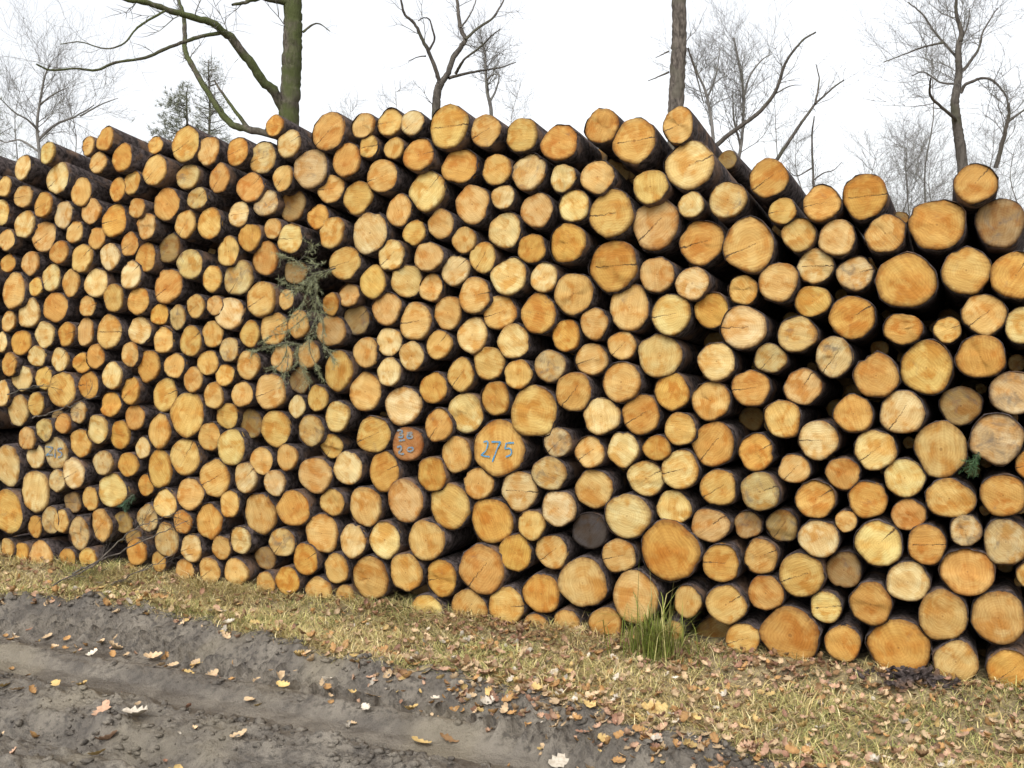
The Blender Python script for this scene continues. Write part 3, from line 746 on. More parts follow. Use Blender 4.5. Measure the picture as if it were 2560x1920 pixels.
(-3.051,2.758,0.161,0.169,-0.019,'n','','slim tan log, second nearest to the left of the largest crest log'),
(-1.510,1.032,0.147,0.132,0.015,'o','','slim golden log, second nearest to the upper-right of the black-ended log'),
(-2.014,2.386,0.147,0.146,0.011,'p','','slim pale cream log, fourth nearest to the lower-left of the log before the right trunk'),
(-5.701,2.233,0.216,0.213,-0.014,'n','','thick tan log, eighth nearest to the lower-left of the heart-shaped crest log'),
(-4.139,0.158,0.195,0.178,0.003,'n','','medium tan log, second nearest below the brown-and-cream log'),
(-3.707,2.684,0.176,0.173,0.014,'p','','medium pale cream log, nearest to the lower-right of the log under the mossy trunk'),
(-2.901,1.473,0.159,0.164,0.013,'p','','slim pale cream log, third nearest to the lower-right of the dark log beside the spruce'),
(-3.046,1.384,0.162,0.166,0.013,'p','','slim pale cream log, second nearest to the lower-right of the dark log beside the spruce'),
(-5.601,1.767,0.220,0.203,-0.008,'o','','thick golden log, 16th nearest above the weathered blue-marked log'),
(-4.452,1.549,0.184,0.193,0.015,'n','','medium tan log, second nearest to the lower-left of the bright cream log'),
(-1.348,2.217,0.134,0.132,0.012,'p','','small pale cream log, second nearest to the upper-left of the teardrop-shaped log'),
(-5.986,1.076,0.217,0.219,-0.018,'p','','thick pale cream log, third nearest to the upper-left of the weathered blue-marked log'),
(-4.672,0.541,0.197,0.188,0.019,'p','','medium pale cream log, third nearest below the biggest left-half log'),
(-3.444,0.628,0.173,0.168,-0.003,'n','','medium tan log, third nearest to the right of the brown-and-cream log'),
(-5.569,2.605,0.199,0.216,-0.019,'p','','medium pale cream log, third nearest to the lower-left of the heart-shaped crest log'),
(-5.222,1.919,0.203,0.198,0.008,'p','','thick pale cream log, 11th nearest to the left of the bright cream log'),
(-5.853,1.731,0.213,0.211,-0.013,'p','','thick pale cream log, 15th nearest above the weathered blue-marked log'),
(-4.162,2.085,0.171,0.189,0.009,'n','','medium tan log, second nearest above the bright cream log'),
(-3.886,2.358,0.186,0.164,-0.003,'g','','medium grey-brown log, fourth nearest below the log under the mossy trunk'),
(-5.444,0.684,0.197,0.212,0.018,'p','','medium pale cream log, nearest to the lower-right of the weathered blue-marked log'),
(-3.992,2.161,0.178,0.173,0.020,'o','','medium golden log, third nearest above the bright cream log'),
(-3.788,1.452,0.174,0.172,-0.008,'n','','medium tan log, second nearest to the lower-right of the bright cream log'),
(-5.334,2.078,0.206,0.194,0.019,'n','','thick tan log, ninth nearest below the heart-shaped crest log'),
(-2.789,1.846,0.151,0.158,-0.004,'n','','slim tan log, fourth nearest to the upper-right of the dark log beside the spruce'),
(-4.675,2.124,0.184,0.192,-0.060,'d','','medium dark brown log, fifth nearest to the upper-left of the bright cream log'),
(-2.589,2.094,0.150,0.148,-0.009,'n','','slim tan log, sixth nearest below the largest crest log'),
(-4.322,0.971,0.176,0.183,0.006,'n','','medium tan log, nearest to the lower-right of the biggest left-half log'),
(-3.597,1.475,0.164,0.168,-0.003,'n','','slim tan log, second nearest to the lower-left of the dark log beside the spruce'),
(-5.237,0.980,0.192,0.199,0.011,'p','','medium pale cream log, second nearest to the upper-right of the weathered blue-marked log'),
(-4.320,2.692,0.169,0.186,-0.018,'n','','medium tan log, nearest to the left of the log under the mossy trunk'),
(-4.074,2.667,0.163,0.182,0.017,'o','','slim golden log, nearest to the lower-left of the log under the mossy trunk'),
(-4.057,1.053,0.166,0.186,-0.060,'d','','slim dark brown log, third nearest to the right of the biggest left-half log'),
(-4.479,2.549,0.190,0.170,-0.015,'g','',''),
(-5.070,0.947,0.195,0.188,-0.016,'o','',''),
(-3.930,0.844,0.167,0.174,0.010,'n','',''),
(-4.091,0.358,0.172,0.177,0.017,'p','',''),
(-3.209,2.748,0.164,0.148,0.009,'n','',''),
(-4.217,2.519,0.161,0.184,0.009,'o','',''),
(-4.498,2.263,0.168,0.189,-0.008,'n','',''),
(-4.864,1.800,0.188,0.179,0.016,'o','',''),
(-5.859,2.318,0.206,0.195,0.003,'p','',''),
(-5.393,0.883,0.196,0.192,0.001,'n','',''),
(-3.656,1.650,0.155,0.170,0.008,'n','',''),
(-4.920,1.962,0.177,0.189,0.018,'p','',''),
(-3.833,0.718,0.171,0.160,0.015,'p','',''),
(-4.875,1.613,0.189,0.176,-0.006,'p','',''),
(-4.200,1.099,0.174,0.169,-0.010,'n','',''),
(-5.360,2.506,0.181,0.199,-0.015,'n','',''),
(-4.332,0.145,0.166,0.180,0.011,'n','',''),
(-4.816,0.437,0.176,0.185,0.020,'g','',''),
(-4.473,0.275,0.169,0.182,0.009,'p','',''),
(-2.905,2.742,0.147,0.145,-0.014,'p','',''),
(-3.532,2.262,0.162,0.153,-0.012,'o','',''),
(-2.887,2.145,0.147,0.146,0.004,'n','',''),
(-4.298,1.591,0.170,0.169,-0.006,'n','',''),
(-3.743,0.875,0.158,0.164,0.013,'n','',''),
(-4.973,2.693,0.165,0.193,0.017,'o','',''),
(-4.819,2.067,0.163,0.193,-0.008,'o','',''),
(-4.300,1.926,0.164,0.173,-0.008,'n','',''),
(-5.068,1.820,0.181,0.182,0.019,'n','',''),
(-5.100,1.329,0.182,0.183,0.012,'p','',''),
(-3.723,1.954,0.174,0.145,-0.060,'d','',''),
(-3.749,0.145,0.175,0.175,0.011,'o','',''),
(-4.967,1.234,0.173,0.187,-0.005,'o','',''),
(-3.532,1.225,0.152,0.158,0.003,'n','',''),
(-4.069,1.235,0.165,0.162,0.008,'n','',''),
(-3.750,2.489,0.151,0.161,0.018,'n','',''),
(-4.285,1.221,0.164,0.169,0.011,'n','',''),
(-4.945,0.204,0.180,0.179,-0.014,'o','',''),
(-4.670,1.555,0.172,0.173,0.011,'n','',''),
(-2.354,2.309,0.133,0.135,0.001,'p','',''),
(-4.796,2.261,0.168,0.178,0.011,'n','',''),
(-3.455,0.949,0.162,0.144,-0.020,'n','',''),
(-5.642,1.964,0.181,0.194,-0.012,'p','',''),
(-5.334,1.260,0.175,0.191,-0.019,'o','',''),
(-3.362,0.082,0.149,0.154,-0.007,'n','',''),
(-4.074,2.300,0.158,0.161,0.014,'p','',''),
(-4.005,1.593,0.157,0.161,0.011,'n','',''),
(-5.708,1.587,0.189,0.185,-0.008,'p','',''),
(-5.096,2.080,0.175,0.177,0.015,'p','',''),
(-3.699,1.321,0.147,0.164,-0.060,'d','',''),
(-5.194,0.767,0.191,0.166,0.010,'g','',''),
(-4.335,1.418,0.171,0.156,-0.005,'n','',''),
(-4.587,1.398,0.170,0.163,0.010,'n','',''),
(-5.939,1.296,0.195,0.183,-0.019,'p','',''),
(-5.277,2.377,0.179,0.175,-0.011,'n','',''),
(-5.126,1.145,0.177,0.174,0.003,'o','',''),
(-4.946,1.067,0.173,0.173,-0.020,'o','',''),
(-4.178,0.568,0.151,0.169,0.001,'n','',''),
(-3.328,1.812,0.152,0.137,-0.015,'n','',''),
(-5.939,1.534,0.202,0.173,-0.017,'o','',''),
(-4.976,0.765,0.180,0.163,0.012,'o','',''),
(-5.435,1.919,0.169,0.186,0.018,'n','',''),
(-5.525,2.367,0.165,0.192,-0.019,'p','',''),
(-5.357,1.606,0.162,0.191,-0.020,'n','',''),
(-3.966,0.245,0.165,0.146,-0.060,'d','',''),
(-5.668,2.436,0.174,0.183,0.016,'o','',''),
(-0.610,0.734,0.102,0.106,-0.005,'n','',''),
(-4.443,1.314,0.156,0.162,0.008,'n','',''),
(-5.781,0.106,0.220,0.220,-0.004,'n','',''),
(-5.539,2.122,0.185,0.158,0.015,'o','',''),
(-5.691,0.353,0.159,0.194,-0.007,'g','',''),
(-4.163,1.500,0.150,0.150,0.007,'g','',''),
(-4.242,0.295,0.153,0.152,0.009,'n','',''),
(-4.536,0.433,0.158,0.155,0.018,'o','',''),
(-5.253,1.448,0.166,0.166,-0.001,'o','',''),
(-5.831,2.061,0.178,0.171,-0.011,'n','',''),
(-4.408,1.761,0.149,0.156,0.018,'n','',''),
(-3.175,2.631,0.127,0.139,0.006,'n','',''),
(-3.022,2.611,0.137,0.125,-0.011,'n','',''),
(-4.385,2.410,0.159,0.142,0.012,'g','',''),
(-5.863,2.501,0.188,0.157,0.006,'n','',''),
(-5.501,1.592,0.158,0.173,0.004,'o','',''),
(-5.811,0.777,0.165,0.177,-0.006,'p','',''),
(-4.948,1.465,0.148,0.167,0.008,'n','',''),
(-5.567,1.424,0.173,0.159,-0.001,'p','',''),
(-4.926,2.542,0.141,0.172,-0.010,'n','',''),
(-4.573,1.693,0.136,0.166,-0.009,'g','',''),
(-4.212,1.346,0.151,0.138,-0.009,'n','',''),
(-5.867,0.893,0.180,0.158,0.018,'n','',''),
(-5.104,0.374,0.165,0.153,-0.060,'d','',''),
(-5.111,2.820,0.143,0.167,0.018,'o','H','heart-shaped orange log on the crest at the upper left'),
(-4.955,2.156,0.147,0.158,-0.015,'o','',''),
(-5.610,0.625,0.168,0.156,0.004,'g','',''),
(-5.215,2.203,0.158,0.150,0.005,'o','',''),
(-5.705,0.957,0.163,0.161,0.017,'g','',''),
(-5.808,1.125,0.158,0.167,-0.013,'n','',''),
(-5.327,0.522,0.149,0.163,-0.006,'n','',''),
(-4.530,0.127,0.153,0.153,0.007,'n','',''),
(-3.816,2.798,0.131,0.132,-0.000,'o','','small orange log perched on the crest below the mossy oak trunk'),
(-5.853,2.692,0.147,0.175,0.010,'p','',''),
(-3.429,1.761,0.121,0.133,0.013,'o','',''),
(-5.185,2.677,0.154,0.147,0.010,'n','',''),
(-5.035,2.500,0.136,0.162,-0.001,'o','',''),
(-3.675,1.173,0.120,0.141,0.003,'p','',''),
(-5.423,2.252,0.150,0.157,-0.014,'n','',''),
(-3.828,2.205,0.132,0.128,0.014,'n','',''),
(-5.381,1.405,0.163,0.143,-0.007,'o','',''),
(-5.541,0.476,0.167,0.147,-0.060,'d','',''),
(-5.762,1.444,0.170,0.146,0.013,'p','',''),
(-5.703,1.302,0.149,0.166,0.010,'n','',''),
(-4.722,1.714,0.143,0.142,-0.016,'o','',''),
(-6.013,1.386,0.154,0.163,0.019,'o','',''),
(-5.322,1.771,0.155,0.142,-0.006,'n','',''),
(-5.631,2.771,0.143,0.158,0.005,'p','',''),
(-4.845,0.642,0.134,0.149,-0.002,'o','',''),
(-5.421,1.084,0.144,0.154,-0.012,'g','',''),
(-5.841,0.297,0.152,0.159,-0.008,'o','',''),
(-5.598,0.354,0.137,0.167,-0.013,'n','',''),
(-5.540,1.006,0.159,0.140,0.010,'o','',''),
(-4.862,2.374,0.139,0.133,0.017,'n','',''),
(-4.851,0.877,0.134,0.139,0.014,'p','',''),
(-3.754,1.793,0.115,0.129,-0.006,'n','',''),
(-3.917,0.107,0.152,0.152,0.005,'n','',''),
(-6.051,1.677,0.148,0.149,-0.014,'n','',''),
(-5.346,0.122,0.163,0.163,0.004,'n','',''),
(-5.019,0.282,0.150,0.125,-0.060,'d','',''),
(-4.270,1.764,0.124,0.124,0.005,'n','',''),
(-6.018,2.221,0.147,0.158,0.012,'n','',''),
(-4.749,0.162,0.121,0.139,-0.003,'n','',''),
(-1.419,0.127,0.107,0.107,0.009,'n','',''),
(-5.959,0.112,0.154,0.154,0.001,'o','',''),
(-4.738,2.758,0.125,0.118,-0.020,'n','',''),
(-6.038,2.067,0.147,0.129,-0.012,'o','',''),
(-5.266,2.787,0.114,0.136,0.012,'n','',''),
(-5.764,1.904,0.129,0.131,0.007,'n','',''),
(-5.543,0.111,0.140,0.140,-0.011,'o','',''),
(0.140,1.033,0.111,0.132,-0.019,'o','',''),
(-5.013,0.055,0.150,0.150,-0.030,'n','',''),
(-6.023,2.575,0.140,0.152,0.018,'n','',''),
(-6.090,1.192,0.148,0.181,0.018,'p','',''),
(-6.076,2.405,0.155,0.183,0.002,'p','',''),
(-6.075,0.138,0.135,0.135,0.019,'n','',''),
(-5.657,1.040,0.126,0.105,-0.060,'d','',''),
(0.147,0.552,0.095,0.116,-0.016,'n','',''),
(-6.120,1.538,0.126,0.153,-0.008,'p','',''),
]
TREES = {
 'oak_left': [([(-2.758, 13.0, 2.548), (-2.746, 13.0, 3.625), (-2.74, 13.0, 4.258), (-2.711, 13.0, 4.694), (-2.686, 13.0, 5.177), (-2.672, 13.0, 5.659), (-2.649, 13.0, 6.425), (-2.675, 13.0, 7.661), (-2.623, 13.0, 8.979)], 0.144, 0.0894), ([(-2.774, 13.0, 4.258), (-2.881, 12.9, 4.512), (-3.007, 12.8, 4.637), (-3.148, 12.7, 4.85), (-3.306, 12.6, 5.063), (-3.405, 12.5, 5.142), (-3.539, 12.4, 5.224), (-3.76, 12.3, 5.263), (-3.944, 12.2, 5.296), (-4.124, 12.1, 5.342), (-4.332, 12.0, 5.355), (-4.647, 11.9, 5.447), (-5.008, 11.8, 5.371)], 0.0646, 0.0199), ([(-3.405, 12.5, 5.132), (-3.634, 12.411, 5.057), (-3.808, 12.322, 4.968), (-3.98, 12.233, 4.871), (-4.2, 12.144, 4.744), (-4.506, 12.056, 4.667), (-4.686, 11.967, 4.56), (-4.893, 11.878, 4.555), (-5.119, 11.789, 4.516), (-5.246, 11.7, 4.559)], 0.0239, 0.0095), ([(-3.948, 12.1, 5.257), (-4.122, 12.033, 5.13), (-4.241, 11.967, 5.008), (-4.341, 11.9, 4.844), (-4.527, 11.833, 4.76), (-4.775, 11.767, 4.816), (-4.977, 11.7, 4.776)], 0.0139, 0.0055), ([(-2.752, 13.0, 3.991), (-3.083, 13.091, 4.076), (-3.387, 13.182, 4.157), (-3.545, 13.273, 4.235), (-3.713, 13.364, 4.442), (-3.873, 13.455, 4.672), (-4.073, 13.545, 4.99), (-4.195, 13.636, 5.211), (-4.231, 13.727, 5.434), (-4.265, 13.818, 5.694), (-4.353, 13.909, 5.942), (-4.464, 14.0, 6.384)], 0.0497, 0.0223), ([(-3.292, 13.2, 4.151), (-3.492, 13.4, 4.39), (-3.695, 13.6, 4.635), (-3.877, 13.8, 4.885)], 0.0303, 0.0101), ([(-2.672, 13.0, 5.611), (-2.854, 12.875, 5.62), (-3.041, 12.75, 5.609), (-3.169, 12.625, 5.514), (-3.288, 12.5, 5.447)], 0.0497, 0.0149), ([(-2.657, 13.0, 6.616), (-2.281, 13.267, 7.156), (-1.769, 13.533, 7.465), (-1.389, 13.8, 8.034)], 0.0546, 0.0199), ([(-2.655, 13.0, 7.234), (-3.221, 13.5, 7.943), (-3.859, 14.0, 8.381)], 0.0497, 0.0199), ([(-2.558, 13.0, 5.274), (-2.457, 13.067, 5.38), (-2.371, 13.133, 5.409), (-2.26, 13.2, 5.34)], 0.0149, 0.005)],
 'oak_right': [([(2.182, 14.0, 2.621), (2.173, 14.0, 3.781), (2.168, 14.0, 4.41), (2.18, 14.0, 4.932), (2.203, 14.0, 5.453), (2.199, 14.0, 5.971), (2.201, 14.0, 7.002), (2.16, 14.0, 8.28), (2.181, 14.0, 9.546)], 0.123, 0.0749), ([(2.067, 14.0, 5.307), (1.963, 13.9, 5.239), (1.871, 13.8, 5.172)], 0.0118, 0.0043), ([(2.069, 14.0, 5.037), (1.94, 14.1, 4.998), (1.821, 14.2, 4.969)], 0.0139, 0.0048), ([(2.319, 14.0, 5.349), (2.418, 14.1, 5.14), (2.507, 14.2, 4.901), (2.591, 14.3, 4.684)], 0.0134, 0.0053), ([(2.199, 14.0, 7.309), (2.787, 14.35, 7.819), (3.343, 14.7, 8.453)], 0.0481, 0.016), ([(2.18, 14.0, 7.668), (1.629, 13.65, 7.864), (1.287, 13.3, 8.284)], 0.0481, 0.016)],
 'fork': [([(-1.168, 16.0, 2.766), (-1.163, 16.0, 4.093), (-1.148, 16.0, 4.925), (-1.123, 16.0, 5.242), (-1.074, 16.0, 5.367)], 0.0794, 0.0611), ([(-1.086, 16.0, 5.337), (-1.142, 15.943, 5.543), (-1.244, 15.886, 5.795), (-1.352, 15.829, 5.991), (-1.453, 15.771, 6.191), (-1.577, 15.714, 6.291), (-1.63, 15.657, 6.465), (-1.686, 15.6, 6.816)], 0.0367, 0.0122), ([(-1.253, 16.0, 5.849), (-1.165, 15.96, 6.004), (-1.198, 15.92, 6.158), (-1.23, 15.88, 6.27), (-1.31, 15.84, 6.288), (-1.396, 15.8, 6.229)], 0.0183, 0.0073), ([(-1.086, 16.0, 5.349), (-0.98, 16.05, 5.498), (-0.904, 16.1, 5.732), (-0.784, 16.15, 5.936), (-0.713, 16.2, 6.07), (-0.789, 16.25, 6.258), (-0.821, 16.3, 6.478), (-0.842, 16.35, 6.705), (-0.892, 16.4, 7.265)], 0.0489, 0.0214), ([(-0.705, 16.0, 6.015), (-0.509, 16.12, 6.221), (-0.293, 16.24, 6.4), (-0.215, 16.36, 6.556), (-0.142, 16.48, 6.721), (-0.062, 16.6, 7.028)], 0.0244, 0.0092), ([(-0.776, 16.0, 6.187), (-0.665, 16.067, 6.349), (-0.576, 16.133, 6.547), (-0.517, 16.2, 6.777)], 0.0153, 0.0061), ([(-0.85, 16.0, 5.51), (-0.778, 15.88, 5.587), (-0.695, 15.76, 5.668), (-0.471, 15.64, 5.799), (-0.304, 15.52, 5.928), (-0.174, 15.4, 5.992)], 0.0244, 0.0073), ([(-0.953, 16.0, 5.438), (-0.691, 16.225, 5.565), (-0.422, 16.45, 5.669), (-0.145, 16.675, 5.774), (0.064, 16.9, 5.906)], 0.0244, 0.0073), ([(-1.302, 16.0, 5.765), (-1.425, 16.1, 5.779), (-1.587, 16.2, 5.739)], 0.0122, 0.0043)],
 'slim': [([(-0.328, 18.0, 2.912), (-0.341, 18.0, 4.539), (-0.353, 18.0, 5.341), (-0.421, 18.0, 5.697), (-0.448, 18.0, 6.052), (-0.461, 18.0, 6.326), (-0.515, 18.0, 6.52)], 0.0481, 0.0151), ([(-0.38, 18.0, 5.516), (-0.274, 18.167, 5.755), (-0.221, 18.333, 6.032), (-0.279, 18.5, 6.141)], 0.0206, 0.0069), ([(-0.434, 18.0, 5.884), (-0.302, 17.8, 5.936), (-0.186, 17.6, 5.855)], 0.0151, 0.0055)],
 'thicket_a': [([(3.705, 17.0, 2.066), (3.665, 17.0, 3.353), (3.625, 17.0, 4.153), (3.696, 17.0, 4.72), (3.715, 17.0, 5.368), (3.652, 17.0, 5.836), (3.551, 17.0, 6.316)], 0.0422, 0.013), ([(3.709, 17.0, 5.33), (3.851, 17.167, 5.75), (4.081, 17.333, 6.048), (4.284, 17.5, 6.188)], 0.0195, 0.0065), ([(3.678, 17.0, 4.631), (3.522, 16.8, 4.972), (3.457, 16.6, 5.366)], 0.0195, 0.0065)],
 'thicket_b': [([(3.109, 16.0, 2.038), (3.069, 16.0, 3.732), (3.036, 16.0, 4.614), (2.934, 16.0, 5.194), (2.805, 16.0, 5.498), (2.731, 16.0, 5.676)], 0.0397, 0.0122), ([(2.947, 16.0, 5.14), (3.134, 16.3, 5.541), (3.25, 16.6, 6.045)], 0.0183, 0.0061)],
 'lean_a': [([(2.338, 15.0, 2.694), (2.576, 14.95, 3.873), (2.941, 14.9, 4.29), (3.187, 14.85, 4.481), (3.399, 14.8, 4.632), (3.536, 14.75, 4.77), (3.644, 14.7, 4.924), (3.701, 14.65, 5.087), (3.725, 14.6, 5.211), (3.771, 14.55, 5.334), (3.849, 14.5, 5.45), (3.97, 14.45, 5.587), (4.118, 14.4, 5.669)], 0.0401, 0.0115), ([(3.718, 15.0, 4.975), (3.971, 15.15, 5.121), (4.184, 15.3, 5.173)], 0.0115, 0.004)],
 'lean_b': [([(3.359, 15.5, 2.73), (3.655, 15.556, 3.731), (3.929, 15.611, 4.179), (4.117, 15.667, 4.452), (4.289, 15.722, 4.703), (4.409, 15.778, 4.856), (4.531, 15.833, 5.015), (4.677, 15.889, 5.145), (4.853, 15.944, 5.3), (5.008, 16.0, 5.408)], 0.0355, 0.0107), ([(4.435, 15.5, 4.943), (4.497, 15.6, 5.139), (4.546, 15.7, 5.366), (4.525, 15.8, 5.596)], 0.0178, 0.0071), ([(4.529, 15.8, 2.752), (4.536, 15.825, 3.59), (4.527, 15.85, 3.885), (4.502, 15.875, 4.514), (4.54, 15.9, 4.851)], 0.0241, 0.0091), ([(4.513, 15.8, 3.884), (4.637, 15.7, 3.975), (4.755, 15.6, 4.001), (4.84, 15.5, 4.102)], 0.0121, 0.0042), ([(4.487, 15.8, 4.062), (4.289, 15.95, 3.965), (4.175, 16.1, 4.139)], 0.0121, 0.0042)],
 'big_right': [([(8.289, 19.0, 2.121), (8.18, 19.0, 3.846), (8.081, 19.0, 4.774), (7.982, 19.0, 5.407), (7.946, 19.0, 5.754), (8.007, 19.0, 6.243), (7.984, 19.0, 6.673), (8.035, 19.0, 6.962), (7.943, 19.0, 7.272), (7.919, 19.0, 7.742), (7.835, 19.0, 8.372)], 0.1234, 0.0109), ([(7.967, 19.0, 5.428), (7.84, 18.8, 5.423), (7.549, 18.6, 5.556), (7.27, 18.4, 5.706), (7.174, 18.2, 5.83), (7.106, 18.0, 5.918)], 0.0363, 0.0145), ([(7.973, 19.0, 6.511), (7.977, 19.114, 6.59), (7.891, 19.229, 6.763), (7.804, 19.343, 6.937), (7.685, 19.457, 7.171), (7.586, 19.571, 7.414), (7.472, 19.686, 7.6), (7.365, 19.8, 7.745)], 0.029, 0.0116), ([(7.724, 19.0, 6.786), (7.431, 18.8, 6.69), (7.109, 18.6, 6.567), (6.757, 18.4, 6.404), (6.37, 18.2, 6.237)], 0.0218, 0.0073), ([(8.021, 19.0, 6.264), (8.162, 19.114, 6.356), (8.33, 19.229, 6.549), (8.486, 19.343, 6.736), (8.584, 19.457, 6.918), (8.667, 19.571, 7.124), (8.846, 19.686, 7.382), (9.034, 19.8, 7.635)], 0.0327, 0.0109), ([(8.043, 19.0, 5.896), (8.082, 18.914, 6.018), (8.201, 18.829, 6.068), (8.318, 18.743, 6.096), (8.442, 18.657, 6.041), (8.532, 18.571, 5.91), (8.6, 18.486, 5.759), (8.627, 18.4, 5.568)], 0.0327, 0.0145), ([(8.521, 18.6, 4.498), (8.554, 18.56, 4.701), (8.599, 18.52, 4.971), (8.644, 18.48, 5.247), (8.656, 18.44, 5.405), (8.626, 18.4, 5.582)], 0.0426, 0.0249), ([(8.7, 18.6, 5.299), (8.899, 18.7, 5.424), (9.101, 18.8, 5.549), (9.418, 18.9, 5.662)], 0.0249, 0.0107), ([(7.94, 19.0, 6.052), (7.734, 19.167, 6.127), (7.506, 19.333, 6.346), (7.352, 19.5, 6.314)], 0.0218, 0.0073), ([(8.038, 19.0, 6.828), (8.211, 19.15, 7.154), (8.305, 19.3, 7.483)], 0.0181, 0.0073)],
 'left_bush': [([(-7.132, 16.0, 2.038), (-7.131, 16.0, 3.491), (-7.145, 16.0, 4.213), (-7.183, 16.0, 4.692), (-7.126, 16.0, 5.11), (-7.045, 16.0, 5.468), (-6.963, 16.0, 5.646)], 0.0367, 0.0098), ([(-7.148, 16.0, 4.632), (-7.253, 15.867, 4.785), (-7.397, 15.733, 4.876), (-7.536, 15.6, 5.052)], 0.0183, 0.0061), ([(-7.169, 16.0, 4.513), (-6.964, 16.167, 4.785), (-6.724, 16.333, 4.94), (-6.509, 16.5, 5.146)], 0.0244, 0.0073), ([(-6.527, 16.0, 4.872), (-6.338, 16.3, 5.103), (-6.171, 16.6, 5.273)], 0.0153, 0.0049), ([(-7.127, 16.0, 5.051), (-6.848, 15.85, 5.166), (-6.573, 15.7, 5.232)], 0.0153, 0.0049), ([(-7.155, 16.0, 4.333), (-7.534, 16.2, 4.549), (-7.876, 16.4, 4.555), (-8.22, 16.6, 4.746)], 0.0183, 0.0061)],
}
SPRUCE = [[(-0.967, 5.756, 1.953), (-1.02, 5.781, 1.937), (-1.08, 5.809, 1.92), (-1.127, 5.831, 1.884), (-1.182, 5.856, 1.843), (-1.265, 5.894, 1.807)], [(-1.033, 5.787, 1.98), (-1.086, 5.812, 1.969), (-1.14, 5.836, 1.958), (-1.194, 5.861, 2.003), (-1.276, 5.899, 2.03), (-1.325, 5.922, 2.044)], [(-1.08, 5.809, 1.92), (-1.074, 5.806, 1.847), (-1.082, 5.809, 1.755), (-1.089, 5.813, 1.669), (-1.117, 5.826, 1.583), (-1.172, 5.851, 1.534)], [(-1.08, 5.809, 1.92), (-1.101, 5.818, 1.817), (-1.129, 5.831, 1.725), (-1.212, 5.869, 1.657), (-1.295, 5.908, 1.602), (-1.386, 5.95, 1.583), (-1.422, 5.967, 1.551)], [(-1.127, 5.831, 1.884), (-1.169, 5.85, 1.805), (-1.197, 5.863, 1.725), (-1.26, 5.892, 1.676), (-1.33, 5.924, 1.627)], [(-1.101, 5.818, 1.817), (-1.062, 5.8, 1.724), (-1.049, 5.794, 1.632), (-1.037, 5.789, 1.54), (-0.991, 5.767, 1.486), (-0.958, 5.752, 1.449)], [(-1.172, 5.851, 1.534), (-1.268, 5.896, 1.546), (-1.366, 5.941, 1.52), (-1.451, 5.98, 1.5), (-1.48, 5.994, 1.481)], [(-1.117, 5.826, 1.583), (-1.104, 5.82, 1.497), (-1.078, 5.808, 1.423), (-1.065, 5.802, 1.362)], [(-1.172, 5.851, 1.534), (-1.186, 5.858, 1.453), (-1.173, 5.852, 1.385), (-1.147, 5.84, 1.329)], [(-1.261, 5.892, 1.552), (-1.283, 5.902, 1.483), (-1.332, 5.925, 1.42), (-1.375, 5.945, 1.388)], [(-1.194, 5.861, 2.003), (-1.139, 5.836, 2.069), (-1.112, 5.823, 2.104)], [(-1.182, 5.856, 1.843), (-1.237, 5.881, 1.856), (-1.298, 5.91, 1.907)], [(-1.269, 5.896, 1.477), (-1.256, 5.89, 1.396), (-1.27, 5.897, 1.339)]]
DEAD = [[(-3.371, 6.581, -0.185), (-3.13, 6.514, -0.079), (-2.946, 6.473, -0.014), (-2.776, 6.438, 0.072), (-2.575, 6.389, 0.174), (-2.376, 6.341, 0.349), (-2.234, 6.32, 0.438), (-2.141, 6.321, 0.473), (-2.008, 6.304, 0.511)], [(-2.778, 6.549, 0.078), (-2.663, 6.529, 0.138), (-2.445, 6.461, 0.235), (-2.162, 6.364, 0.372), (-1.966, 6.306, 0.462)], [(-2.545, 6.42, 0.017), (-2.43, 6.414, 0.064), (-2.235, 6.372, 0.159), (-2.068, 6.343, 0.251)], [(-3.099, 6.741, 1.048), (-2.948, 6.694, 1.093), (-2.783, 6.64, 1.148), (-2.597, 6.576, 1.203)], [(-3.314, 6.863, 1.196), (-3.185, 6.826, 1.235), (-3.032, 6.777, 1.269)]]
